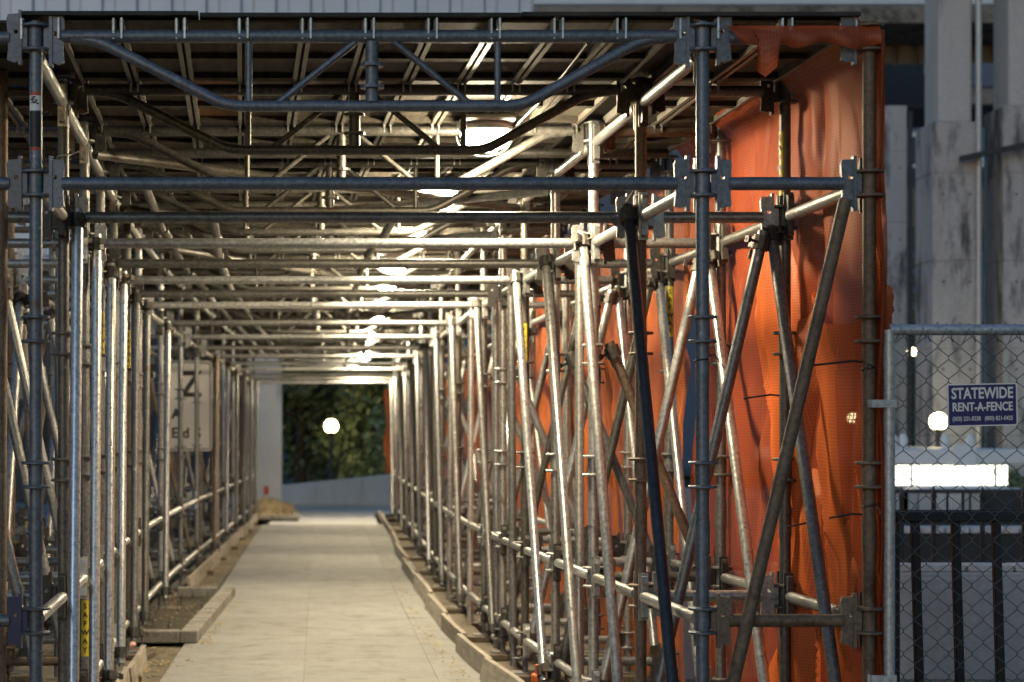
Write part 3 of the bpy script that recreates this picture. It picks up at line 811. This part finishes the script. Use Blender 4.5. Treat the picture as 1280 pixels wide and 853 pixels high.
o = obj('dead_leaves', mb.mesh('dead_leaves')); o['kind'] = 'stuff'; tag(o, 'small yellowed leaves scattered along the walkway edges', 'leaves')
bm = bmesh.new(); bmesh.ops.create_icosphere(bm, subdivisions=2, radius=.05)
for v in bm.verts: v.co *= .7 + .6 * noise.noise(v.co * 40); v.co.z *= .6
me = bpy.data.meshes.new('wrapper'); bm.to_mesh(me); bm.free(); me.materials.append(M['paper'])
tag(obj('wrapper', me, None, T(X(182, 1.98), Y0 * 1.83, .05)), 'crumpled pink paper wrapper lying before the low kerb', 'wrapper')

# ================================================================== TRAFFIC SIGN IN THE LEFT SIDE BAY
def rounded(w, h, r, n=6):
    out = []
    for cxx, cyy, a0 in ((w / 2 - r, h / 2 - r, 0), (-w / 2 + r, h / 2 - r, 90), (-w / 2 + r, -h / 2 + r, 180), (w / 2 - r, -h / 2 + r, 270)):
        for i in range(n + 1):
            a = rad(a0 + 90 * i / n); out.append((cxx + r * math.cos(a), cyy + r * math.sin(a)))
    return out
def plate(w, h, r, t, mat):
    o = rounded(w, h, r); n = len(o); vs = [(x, -t / 2, z) for x, z in o] + [(x, t / 2, z) for x, z in o]
    fs = [tuple(range(n)), tuple(reversed(range(n, 2 * n)))] + [(i, n + i, n + (i + 1) % n, (i + 1) % n) for i in range(n)]
    return MB().add(vs, fs, mat).mesh('plate')
def ring_plate(w, h, r, b, t, mat):
    o = rounded(w, h, r); i_ = rounded(w - 2 * b, h - 2 * b, max(.002, r - b)); n = len(o)
    vs = [(x, y_, z) for y_ in (-t / 2, t / 2) for (x, z) in o + i_]
    fs = []
    for k in range(n):
        j = (k + 1) % n
        fs += [(k, j, n + j, n + k), (2 * n + k, 3 * n + k, 3 * n + j, 2 * n + j), (k, 2 * n + k, 2 * n + j, j), (n + k, n + j, 3 * n + j, 3 * n + k)]
    return MB().add(vs, fs, mat).mesh('border')
rs = 3.02; sx0, sx1 = X(201, rs), X(267, rs); sz0, sz1 = Z(564, rs), Z(451, rs)
sc = ((sx0 + sx1) / 2, Y0 * rs, (sz0 + sz1) / 2); sw_, sh_ = sx1 - sx0, sz1 - sz0
sgm = T(sc[0], sc[1], 0) @ RZ(24) @ T(-sc[0], -sc[1], 0)
t = empty('traffic_sign', (sc[0], sc[1], 0)); tag(t, 'white rounded traffic sign with black lettering behind the left posts', 'sign')
obj('panel', plate(sw_, sh_, .05, .006, 'signwhite'), t, sgm @ T(*sc))
obj('border', ring_plate(sw_ - .03, sh_ - .03, .04, .012, .002, 'signblack'), t, sgm @ T(sc[0], sc[1] - .005, sc[2]))
for body, px, py, size, b in (('Z', 238, 482, .40, .008), ('A', 219, 518, .15, .006), ('E', 217, 542, .16, .004), ('d', 232, 542, .16, .004), ('S', 248, 542, .16, .004)):
    obj('lettering', text_mesh(body, size, 'signblack', b, .001), t, sgm @ T(X(px, rs), sc[1] - .006, Z(py, rs)) @ RX(90))
for dx in (-.17, .17): obj('sign_post', MB().tube([(0, 0, 0), (0, 0, sz1 - .05)], .025, 'dull', 10).mesh('sign_post'), t, sgm @ T(sc[0] + dx, sc[1] + .035, 0))

# ================================================================== CHAIN-LINK FENCE PANEL
fy = Y0 * 1.0 - .03; fx0 = X(1109, 1.0); FW = 2.6; fz1 = Z(413, 1.0)
t = empty('chain_link_fence', (fx0 + FW / 2, fy, 0)); tag(t, 'temporary chain-link fence panel in a zinc tube frame right of the tunnel', 'fence')
obj('frame_post', MB().tube([(0, 0, .05), (0, 0, fz1 - .0)], .0205, 'fencegalv', 14).mesh('frame_post'), t, T(fx0, fy, 0))
obj('frame_post', MB().tube([(0, 0, .05), (0, 0, fz1 - .0)], .0205, 'fencegalv', 14).mesh('frame_post'), t, T(fx0 + FW, fy, 0))
for z in (fz1, .12): obj('frame_rail', MB().tube([(-.0, 0, 0), (FW, 0, 0)], .0200, 'fencegalv', 14).mesh('frame_rail'), t, T(fx0, fy - .001, z))
pitch = .083; nseg = int((fz1 - .1) / (pitch / 2))
def wire(sgn):
    pts = []
    for i in range(nseg + 1):
        s = sgn * (1 if i % 2 else -1); z = fz1 + .022 - i * pitch / 2
        c = pitch / 4 + .002
        for e in (-.006, .006):
            pts.append((s * (c - .003), (.0028 if s > 0 else -.0028), z - e * (1 if False else 1)))
    return MB().tube(pts, .0017, 'wire', 4).mesh('wire')
w1 = wire(1); w2 = wire(-1)
x = pitch / 4 + .01; i = 0
while x < FW - .03:
    obj('wire', w1 if i % 2 == 0 else w1, t, T(fx0 + x, fy, 0) if i % 2 == 0 else T(fx0 + x, fy, 0) @ Matrix.Rotation(rad(180), 4, 'Z') @ RY(R.uniform(-.12, .12))); x += pitch / 2; i += 1
for i, xx in enumerate(range(int(FW / .083))):   # loops tying the mesh over the top rail
    a = .083 * (i + .5)
    me = cached('loop', lambda: MB().tube([(-.022, -.004, -.045), (-.006, -.021, .002), (0, -.004, .0225), (.006, .012, .015), (.008, -.0225, -.006), (.022, -.004, -.045)], .0019, 'wire', 4).mesh('wire_loop'))
    obj('wire_loop', me, t, T(fx0 + a, fy, fz1))
for z in (Z(505, 1), Z(847, 1), .5):
    mb = MB().box(-.075, .02, -.026, -.021, -.014, .014, 'fencegalv'); mb.tube([(0, 0, -.014), (0, 0, .014)], .0245, 'fencegalv', 12); mb.tube([(-.045, -.034, 0), (-.045, -.018, 0)], .009, 'fencegalv', 6)
    mb.box(-.078, -.072, -.026, .03, -.014, .014, 'fencegalv')
    obj('panel_clamp', mb.mesh('panel_clamp'), t, T(fx0, fy, z))
# hire sign wired to the mesh
ss = ((X(1180, 1) + X(1267, 1)) / 2, fy - .012, (Z(480, 1) + Z(533, 1)) / 2); w_, h_ = X(1267, 1) - X(1180, 1), Z(480, 1) - Z(533, 1)
sm = T(*ss) @ RY(-1.2)
t = obj('fence_sign', plate(w_, h_, .008, .002, 'signblue'), None, sm); tag(t, 'small blue hire sign with white lettering wired to the chain-link', 'sign')
obj('border', ring_plate(w_, h_, .008, .0045, .002, 'signwhite'), t, sm @ T(0, -.0012, 0))
def fit(body, width, size, bold, z, spc=1.0):
    me = text_mesh(body, size, 'signwhite', bold, .0004, 1, spc); xs = [v.co.x for v in me.vertices]; s = width / (max(xs) - min(xs))
    for v in me.vertices: v.co.x *= s
    obj('lettering', me, t, sm @ T(0, -.0016, z) @ RX(90))
fit('STATEWIDE', w_ * .88, .056, .0014, .041); fit('RENT-A-FENCE', w_ * .86, .044, .0012, -.008); fit('(503) 221-0238   (800) 821-0425', w_ * .86, .022, .0003, -.050)

# ================================================================== IRON FENCES AND RETAINING WALL ON THE RIGHT
r1 = 1.2; iy = Y0 * r1; ix0 = X(1119, r1); iz = Z(646, r1)
t = empty('iron_railing', (ix0 + 1.5, iy, 0)); tag(t, 'black iron railing with a flat top rail right behind the chain-link', 'railing')
obj('rail', MB().box(0, 3.2, -.022, .022, iz - .021, iz + .021, 'black', None, .004).mesh('rail'), t, T(ix0, iy, 0))
obj('rail', MB().box(0, 3.2, -.02, .02, .10, .14, 'black', None, .004).mesh('rail'), t, T(ix0, iy, 0))
obj('end_post', MB().box(-.03, .03, -.03, .03, 0, iz + .0, 'black', None, .004).mesh('end_post'), t, T(ix0 + .0, iy + .06, 0))
pme = MB().box(-.018, .018, -.018, .018, .0, iz - .02, 'black', None, .003).mesh('picket')
for i in range(18): obj('picket', pme, t, T(ix0 + X(1152, r1) - ix0 + .178 * i, iy, 0) @ Matrix.Translation((0, 0, 0)) @ RY(-1.6))
r2 = 1.6; wy = Y0 * r2; wx0 = X(1100, r2); wz = Z(716, r2)
w = obj('retaining_wall', MB().box(wx0 - 1.3, wx0 + 9, wy, wy + .22, -.05, wz, 'wallc', None, .01).mesh('retaining_wall'))
tag(w, 'low grey concrete retaining wall behind the black railing', 'wall')
for i in range(9): obj('panel', MB().box(wx0 - 1.3 + 1.1 * i + .006, wx0 - 1.3 + 1.1 * i + 1.094, wy - .018, wy - .002, .02, wz - .03, 'wallc', None, .006).mesh('panel'), w)
for i in range(9): obj('coping', MB().box(wx0 + .28 * i - .6 + .008, wx0 + .28 * i - .6 + .272, wy + .03, wy + .25, wz + .002, wz + .045, 'capstone', None, .006).mesh('coping'), w)
t = empty('spiked_fence', (wx0 + 1, wy + .3, 0)); tag(t, 'thin black fence with spear-topped pickets behind the concrete wall', 'fence')
sp = MB(); sp.box(-.012, .012, -.012, .012, .2, Z(622, 1.68), 'black'); zt = Z(622, 1.68)
sp.add([(-.019, -.019, zt), (.019, -.019, zt), (.019, .019, zt), (-.019, .019, zt), (0, 0, zt + .075)], [(3, 2, 1, 0), (0, 1, 4), (1, 2, 4), (2, 3, 4), (3, 0, 4)], 'black')
sp = sp.mesh('picket')
for px in (1072, 1127, 1167, 1228, 1280, 1334, 1388, 1440): obj('picket', sp, t, T(X(px, 1.68), Y0 * 1.68, 0))
for z in (Z(640, 1.68), Z(704, 1.68)): obj('rail', MB().box(X(1000, 1.68), X(1470, 1.68), Y0 * 1.68 - .009, Y0 * 1.68 + .009, z - .012, z + .012, 'black').mesh('rail'), t)
r3 = 2.6
w = obj('low_wall', MB().box(X(1040, r3), X(1500, r3), Y0 * r3, Y0 * r3 + .3, -2.2, Z(668, r3), 'dark').mesh('low_wall')); tag(w, 'dark low wall with pale coping beyond the spiked fence', 'wall')
for i in range(7): obj('coping', MB().box(X(1088 + 31 * i, r3), X(1088 + 31 * i + 29, r3), Y0 * r3 - .05, Y0 * r3 + .35, Z(667, r3), Z(659, r3), 'capstone', None, .01).mesh('coping'), w)
# hanging tarp and sticks on a screen in front of the pavilion
r4 = 2.85
t = obj('screen', MB().box(X(1095, r4), X(1400, r4), Y0 * r4, Y0 * r4 + .1, -2.2, Z(612, r4), 'dark').mesh('screen')); tag(t, 'dark screen wall below the lit pavilion', 'wall')
for i, px in enumerate((1112, 1124, 1139, 1153, 1178, 1194, 1206, 1219)):
    obj('slat', MB().box(-.05 - .03 * (i % 3), .05 + .03 * (i % 2), -.05, -.004, Z(641, r4), Z(617, r4), 'capstone' if px in (1178, 1194) else 'wallc').mesh('slat'), t, T(X(px, r4), Y0 * r4, 0))
# lit pavilion
r5 = 3.3; py0 = Y0 * r5
t = empty('pavilion', (X(1190, r5), py0, -2.2)); tag(t, 'low flat-roofed pavilion with bright white lit windows', 'building')
zb, zt = Z(609, r5), Z(582, r5)
bx0, bx1 = X(1085, r5), X(1262, r5)
obj('wall', MB().box(bx0, bx1, py0, py0 + 5, -2.2, zb, 'render').mesh('wall'), t)
obj('rear_wall', MB().box(bx0, bx1, py0 + 2, py0 + 5, zb, zt, 'render').mesh('rear_wall'), t)
obj('roof', MB().box(bx0 - .3, bx1 + .2, py0 - .5, py0 + 5.3, zt + .02, zt + .2, 'white', None, .02).mesh('roof'), t)
obj('fascia', MB().box(X(1175, r5), X(1203, r5), py0 - .56, py0 - .505, zt + .0, zt + .26, 'white').mesh('fascia'), t)
for a, b in ((1087, 1113), (1115, 1139), (1141, 1244), (1246, 1261)):
    obj('window', MB().box(X(a, r5), X(b, r5), py0 + .05, py0 + .1, zb + .02, zt, 'window').mesh('window'), t)
for px in (1114, 1140, 1245): obj('mullion', MB().box(X(px - 1, r5), X(px + 1, r5), py0, py0 + .2, zb, zt, 'render').mesh('mullion'), t)
for px in (1130, 1143, 1196, 1228): obj('vent', MB().tube([(0, 0, 0), (0, 0, .12), (0, 0, .18)], [.05, .06, .03], 'white', 8).mesh('vent'), t, T(X(px, r5), py0 + .5, zt + .2))
# dark parked car roof under the screen
def car(px, r, col, label):
    x0 = X(px, r); yy = Y0 * r; t = empty('parked_car', (x0, yy, -2.2)); tag(t, label, 'car')
    zz = Z(612, r)
    prof = [(-.9, -.75), (-.86, -.35), (-.62, -.06), (-.4, 0), (.4, 0), (.62, -.06), (.86, -.35), (.9, -.75), (.9, -2.2 - zz + .35), (-.9, -2.2 - zz + .35)]
    vs = [(x, y_, z) for y_ in (0, .35, 1.8, 2.6) for (x, z) in [(px_ * (1 if 0 < y_ < 2.6 else .93), pz - (.0 if 0 < y_ < 2.6 else .25 if pz > -.5 else 0)) for px_, pz in prof]]
    n = len(prof); fs = []
    for i in range(3):
        for k in range(n): fs.append((i * n + k, i * n + (k + 1) % n, (i + 1) * n + (k + 1) % n, (i + 1) * n + k))
    fs += [tuple(reversed(range(n))), tuple(range(3 * n, 4 * n))]
    obj('body', MB().add(vs, fs, col, True).mesh('body'), t, T(x0, yy, zz))
    obj('rear_window', MB().box(-.6, .6, -.012, .0, -.36, -.27, 'darkglass').mesh('rear_window'), t, T(x0, yy, zz))
    for sx_ in (-.75, .75):
        for yy_ in (.45, 2.2): obj('wheel', MB().tube([(-.1, 0, 0), (.1, 0, 0)], .33, 'dark', 16).mesh('wheel'), t, T(x0 + sx_, yy + yy_, -1.87))
car(1246, 3.0, 'white', 'white car roof showing below the lit pavilion at right')

# ================================================================== STREET LAMPS
def lamp(px, py, r, rad_px, label, base=0):
    R_ = rad_px * r / PPM; x, z, yy = X(px, r), Z(py, r), Y0 * r
    t = empty('street_lamp', (x, yy, base)); tag(t, label, 'lamp', 'globe street lamps')
    obj('pole', MB().tube([(0, 0, base), (0, 0, base + .4), (0, 0, z - R_ * .9)], [.07, .05, .04], 'dark', 10).mesh('pole'), t, T(x, yy, 0))
    obj('collar', MB().tube([(0, 0, z - R_ * 1.15), (0, 0, z - R_ * .8)], [.05, R_ * .6], 'dark', 12).mesh('collar'), t, T(x, yy, 0))
    bm = bmesh.new(); bmesh.ops.create_uvsphere(bm, u_segments=16, v_segments=10, radius=R_)
    for f in bm.faces: f.smooth = True
    me = bpy.data.meshes.new('globe'); bm.to_mesh(me); bm.free(); me.materials.append(M['globe']); obj('globe', me, t, T(x, yy, z))
lamp(414, 533, 6.3, 8.5, 'glowing globe street lamp seen through the far end of the tunnel')
lamp(1173, 527, 3.75, 11, 'glowing globe street lamp behind the blue hire sign', -2.2)
lamp(1066, 523, 4.6, 7, 'glowing globe street lamp showing through the front orange net', -2.2)
lamp(262, 493, 6.0, 5, 'left lamp of the small glowing pair beyond the traffic sign'); lamp(273, 493, 6.05, 6, 'right lamp of the small glowing pair beyond the traffic sign')
lamp(1140, 440, 6.6, 5, 'small amber lamp between the concrete piers above the fence', -2.2)

# ================================================================== BEYOND THE FAR END
rp = 5.6; yy = Y0 * rp
xa, xb = X(352, rp), X(520, rp)
vs = [(xa - 1.2, yy, 0), (xb + 2, yy, 0), (xb + 2, yy, Z(578, rp)), (xa - 1.2, yy, Z(614, rp))]; vs += [(a, b + .3, c) for a, b, c in vs]
w = obj('ramp_wall', MB().add(vs, [(0, 1, 2, 3), (7, 6, 5, 4), (3, 2, 6, 7), (0, 3, 7, 4), (1, 5, 6, 2), (0, 4, 5, 1)], 'wallc').mesh('ramp_wall')); tag(w, 'grey concrete ramp wall rising to the right beyond the tunnel', 'wall')
x_ = xa - 1.2
while x_ < xb + 1.9:
    x2 = min(x_ + .95, xb + 2); hz = lambda xx: Z(614, rp) + (Z(578, rp) - Z(614, rp)) * (xx - xa + 1.2) / (xb - xa + 3.2)
    v = [(x_ + .012, yy - .03, .05), (x2 - .012, yy - .03, .05), (x2 - .012, yy - .03, hz(x2) - .06), (x_ + .012, yy - .03, hz(x_) - .06)]; v += [(a, yy - .002, c) for a, b, c in v]
    obj('panel', MB().add(v, [(0, 1, 2, 3), (3, 2, 6, 7), (0, 3, 7, 4), (1, 5, 6, 2), (0, 4, 5, 1)], 'wallc').mesh('panel'), w); x_ = x2
pr = 5.15
t = empty('bridge_pier', (X(334, pr), Y0 * pr, 0)); tag(t, 'pale square bridge pier just beyond the left end of the tunnel', 'pier', 'bridge piers')
obj('shaft', MB().box(X(312, pr), X(352, pr), Y0 * pr, Y0 * pr + .7, 0, 5.45, 'wallc', None, .02).mesh('shaft'), t)
obj('outlet_box', MB().box(-.04, .04, -.04, 0, .3, .45, 'stickred').mesh('outlet_box'), t, T(X(333, pr), Y0 * pr, .05))
# grass bed beside the pier
rb = 4.62
bed = empty('grass_bed', (X(340, rb), Y0 * rb, 0)); tag(bed, 'small kerbed bed of dry grass at the foot of the pale pier', 'planter')
obj('kerb', MB().box(X(285, rb), X(374, rb), Y0 * rb, Y0 * rb + 3.2, .005, .10, 'kerb', None, .03).mesh('kerb'), bed)
bxa, bxb, bya, byb = X(288, rb), X(368, rb), Y0 * rb + .12, Y0 * rb + 3.1
def mound(x, yy):
    u, v = (x - bxa) / (bxb - bxa) * 2 - 1, (yy - bya) / (byb - bya) * 2 - 1
    return .095 + .2 * max(0, 1 - u * u) * max(0, 1 - v ** 4) * (.8 + .4 * noise.noise(Vector((x * 2, yy * 2, 0))))
vs = []; fs = []
for i in range(13):
    for j in range(25):
        x, yy = bxa + (bxb - bxa) * i / 12, bya + (byb - bya) * j / 24; vs.append((x, yy, mound(x, yy)))
for i in range(12):
    for j in range(24): fs.append((i * 25 + j, (i + 1) * 25 + j, (i + 1) * 25 + j + 1, i * 25 + j + 1))
obj('soil', MB().add(vs, fs, 'drygrass', True).mesh('soil'), bed)
def bedspot(q):
    x, yy = q.uniform(bxa + .03, bxb - .03), q.uniform(bya, byb); return x, yy, mound(x, yy) - .01
o = grass('dry_grass', 2600, bedspot, .13, 'drygrass', 8); tag(o, 'dry pale grass growing in the bed by the pier', 'grass')

def tree(x, yy, base, h, crx, crz, n, mat, label, seed, group='trees beyond the street', leaf=.16):
    q = random.Random(seed); t = empty('tree', (x, yy, base)); tag(t, label, 'tree', group)
    mb = MB(); mb.tube([(x, yy, base), (x + .05, yy, base + h * .4), (x, yy, base + h * .8)], [.16, .12, .04], 'bark', 8)
    for i in range(7):
        a = q.uniform(0, 6.28); z = base + h * q.uniform(.25, .7); l_ = crx * q.uniform(.5, .9)
        mb.tube([(x, yy, z), (x + math.cos(a) * l_ * .5, yy + math.sin(a) * l_ * .5, z + l_ * .25), (x + math.cos(a) * l_, yy + math.sin(a) * l_, z + l_ * .6)], [.05, .03, .012], 'bark', 5)
    obj('trunk', mb.mesh('trunk'), t)
    cl = [(Vector((q.gauss(0, .42) * crx, q.gauss(0, .42) * crx, base + h - crz + q.gauss(0, .42) * crz)), q.uniform(.25, .5) * crx) for _ in range(26)]
    vs, fs = [], []
    for i in range(n):
        c, cr = q.choice(cl); d = Vector((q.gauss(0, 1), q.gauss(0, 1), q.gauss(0, 1))).normalized() * cr * q.random() ** .35
        p = Vector((x, yy, 0)) + c + d
        if p.z < base + .1: continue
        a = Vector((q.gauss(0, 1), q.gauss(0, 1), q.gauss(0, 1))).normalized(); b = a.orthogonal().normalized() * leaf * q.uniform(.4, 1); a = a * leaf * .5 * q.uniform(.5, 1)
        k = len(vs); vs += [p - b, p + a, p + b, p - a]; fs.append((k, k + 1, k + 2, k + 3))
    obj('crown', MB().add(vs, fs, mat).mesh('crown'), t)
tree(X(375, 6.7), Y0 * 6.7, 0, 6.5, 1.7, 3.0, 9000, 'leaf2', 'dark leafy tree left of the far globe lamp', 21)
tree(X(440, 6.85), Y0 * 6.85, 0, 4.2, 2.3, 2.0, 9000, 'leaf', 'mid green bushy tree behind the far globe lamp', 22)
tree(X(500, 6.5), Y0 * 6.5, 0, 4.0, 1.7, 1.9, 7000, 'leaf', 'mid green bushy tree at the right of the far ramp wall', 23)
tree(X(420, 9.5), Y0 * 9.5, 0, 8, 3.6, 3.8, 8000, 'leaf2', 'tall dark tree farthest down the street', 24)
tree(X(1152, 7.2), Y0 * 7.2, 0, 4.2, 1.0, 2.0, 5000, 'leaf2', 'slim dark tree between the two nearest right piers', 25, 'trees behind the pavilion')
tree(X(1205, 5.6), Y0 * 5.6, -2.2, 3.9, 1.5, 1.0, 6000, 'leaf2', 'low dark tree just above the pavilion roof', 26, 'trees behind the pavilion')
tree(X(1278, 3.7), Y0 * 3.7, -2.2, 3.2, .6, 1.0, 5000, 'leaf', 'brownish green shrub right of the pavilion', 27, 'trees behind the pavilion')
# tower behind the trees
t = empty('office_tower', (X(450, 14), Y0 * 14, 0)); tag(t, 'pale office block far behind the trees at the end of the street', 'building')
obj('wall', MB().box(X(395, 14), X(540, 14), Y0 * 14, Y0 * 14 + 10, 0, 14, 'tan').mesh('wall'), t)
for i in range(4):
    for j in range(5): obj('window', MB().box(X(405 + 30 * i, 14), X(425 + 30 * i, 14), Y0 * 14 - .06, Y0 * 14 - .004, 1.5 + 2.4 * j, 3.1 + 2.4 * j, 'darkglass').mesh('window'), t)

t = obj('abutment_wall', MB().box(X(-900, 5.9), X(316, 5.9), Y0 * 5.9, Y0 * 5.9 + 1, 0, 5.2, 'dark', None, .02).mesh('abutment_wall')); tag(t, 'dark concrete abutment far behind the left posts', 'wall')  # plain dark tone to keep the background behind the left posts dark
t = obj('hoarding', MB().box(-7.2, -7.0, 4, 44, 0, 3.0, 'girder').mesh('hoarding')); tag(t, 'long grey site wall beyond the left side of the tunnel', 'wall')
# ================================================================== VIADUCT AND BUILDINGS ABOVE AND AT RIGHT
rv = 3.3; vy = Y0 * rv
t = empty('clad_footbridge', (X(200, rv), vy, 3.3)); tag(t, 'raised bridge clad in pale blue corrugated sheet above the tunnel at left', 'bridge')
mb = MB(); x = X(-420, rv); xe = X(628, rv); zlo, zhi = Z(322, rv), Z(-60, rv); vs = []
while x < xe:
    for dx, dy in ((0, 0), (.24, 0), (.27, .06), (.39, .06), (.42, 0)): vs.append((x + dx, vy + dy))
    x += .42
pts = [(a, b, zlo) for a, b in vs] + [(a, b, zhi) for a, b in vs]; n = len(vs)
mb.add(pts, [(i, i + 1, n + i + 1, n + i) for i in range(n - 1)], 'corr')
obj('cladding', mb.mesh('cladding'), t)
obj('deck', MB().box(X(-420, rv), xe, vy + .14, vy + 1.6, zlo - .12, zhi, 'girder').mesh('deck'), t)
obj('edge_beam', MB().box(X(-420, rv), xe, vy - .1, vy + .05, zlo - .18, zlo + .02, 'girder', None, .02).mesh('edge_beam'), t)
for px in (-330, -150):
    obj('pier', MB().box(X(px, rv), X(px, rv) + .7, vy + .5, vy + 1.2, 0, zlo - .12, 'pier', None, .02).mesh('pier'), t)

t = empty('viaduct', (X(1200, 4.4), Y0 * 4.4, 0)); tag(t, 'tall stained concrete viaduct on square piers at right', 'viaduct')
def vbox(name, px0, px1, py0_, py1_, r, depth, mat, bev=.02):
    return obj(name, MB().box(X(px0, r), X(px1, r), Y0 * r, Y0 * r + depth, Z(py1_, r), Z(py0_, r), mat, None, bev).mesh(name), t)
def lifts(x0, x1, y0_, y1_, z0, z1, step=1.25):
    mb = MB(); z = z0
    while z < z1 - .05:
        q = min(z + step, z1) if z1 - z > step * 1.4 else z1
        mb.box(x0, x1, y0_, y1_, z, q, 'pier', None, .014)
        if q < z1:
            for fx in (.22, .78): mb.tube([(x0 + (x1 - x0) * fx, y0_ - .003, q - .3), (x0 + (x1 - x0) * fx, y0_ + .03, q - .3)], .018, 'dark', 8)
        z = q
    return mb.mesh('pier')
def pier(pxl, pxr, ul, ur, split, r):
    p = obj('pier', lifts(X(pxl, r), X(pxr, r), Y0 * r, Y0 * r + .9, -2.3, Z(split, r)), t)
    obj('upper_shaft', MB().box(X(ul, r), X(ur, r), Y0 * r + .06, Y0 * r + .8, Z(split, r) - .01, Z(-160, r), 'wallc', None, .03).mesh('upper_shaft'), p)
    return p
obj('pier', lifts(X(1094, 4.8), X(1134, 4.8), Y0 * 4.8, Y0 * 4.8 + .9, -2.3, Z(132, 4.8)), t)
pb = pier(1166, 1226, 1175, 1217, 152, 3.9)
pier(1254, 1330, 1263, 1325, 132, 3.9)
obj('downpipe', MB().tube([(X(1222, 3.9), Y0 * 3.9 - .05, -2.2), (X(1222, 3.9), Y0 * 3.9 - .05, Z(-160, 3.9))], .045, 'fencegalv', 10).mesh('downpipe'), t)
obj('downpipe', MB().tube([(X(1137, 4.8), Y0 * 4.8 - .05, -2.2), (X(1137, 4.8), Y0 * 4.8 - .05, Z(140, 4.8))], .04, 'dark', 10).mesh('downpipe'), t)
obj('bracket_beam', MB().box(0, .95, 0, .2, -.035, .035, 'dark').mesh('bracket_beam'), t, T(X(1200, 3.88), Y0 * 3.86, Z(199, 3.88)) @ RY(-12))
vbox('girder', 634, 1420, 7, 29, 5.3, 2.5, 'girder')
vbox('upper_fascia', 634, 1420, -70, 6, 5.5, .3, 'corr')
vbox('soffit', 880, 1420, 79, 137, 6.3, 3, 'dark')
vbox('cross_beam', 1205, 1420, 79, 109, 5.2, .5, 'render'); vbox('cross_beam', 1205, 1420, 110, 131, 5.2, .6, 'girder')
mb = MB(); x = X(880, 5.6); vs = []
while x < X(1420, 5.6):
    for dx, dy in ((0, 0), (.26, 0), (.30, .1), (.36, .1), (.40, 0)): vs.append((x + dx, Y0 * 5.6 + dy))
    x += .40
n = len(vs); pts = [(a, b, Z(80, 5.6)) for a, b in vs] + [(a, b, Z(28, 5.6)) for a, b in vs]
mb.add(pts, [(i, i + 1, n + i + 1, n + i) for i in range(n - 1)], 'corrdark'); obj('ribbed_fascia', mb.mesh('ribbed_fascia'), t)
obj('floodlight', MB().box(-.1, .1, -.1, .1, -.12, .12, 'white', None, .02).mesh('floodlight'), t, T(X(1163, 5.5), Y0 * 5.5, Z(86, 5.5)))
# city building behind
rc = 9.0; cyy = Y0 * rc
t = empty('city_building', (X(1200, rc), cyy, 0)); tag(t, 'blue grey city building with tan bands seen between the right piers', 'building')
def cb(name, a, b, y0_, y1_, mat, d0=0, d1=.3): return obj(name, MB().box(X(a, rc), X(b, rc), cyy - d0, cyy - d0 + d1, Z(y1_, rc), Z(y0_, rc), mat).mesh(name), t)
cb('wall', 520, 1500, 130, 585, 'render', 0, 8)
cb('window_frame', 1136, 1170, 166, 210, 'white', .12, .118); cb('pane', 1139, 1146, 172, 206, 'darkglass', .16, .03)
cb('sill_band', 1000, 1500, 210, 236, 'dark', .1, .09)
for px in range(1000, 1500, 18): cb('tan_panel', px, px + 17, 236, 284, 'tan', .14, .135)
cb('window_band', 1000, 1500, 284, 313, 'darkglass', .1, .09)
for j in range(5):
    for px in (1138, 1150): cb('window', px, px + 8, 322 + 22 * j, 334 + 22 * j, 'darkglass', .08, .07)
cb('bright_panel', 1222, 1262, 195, 210, 'corr', .2, .1)
print('objects', len(bpy.data.objects))
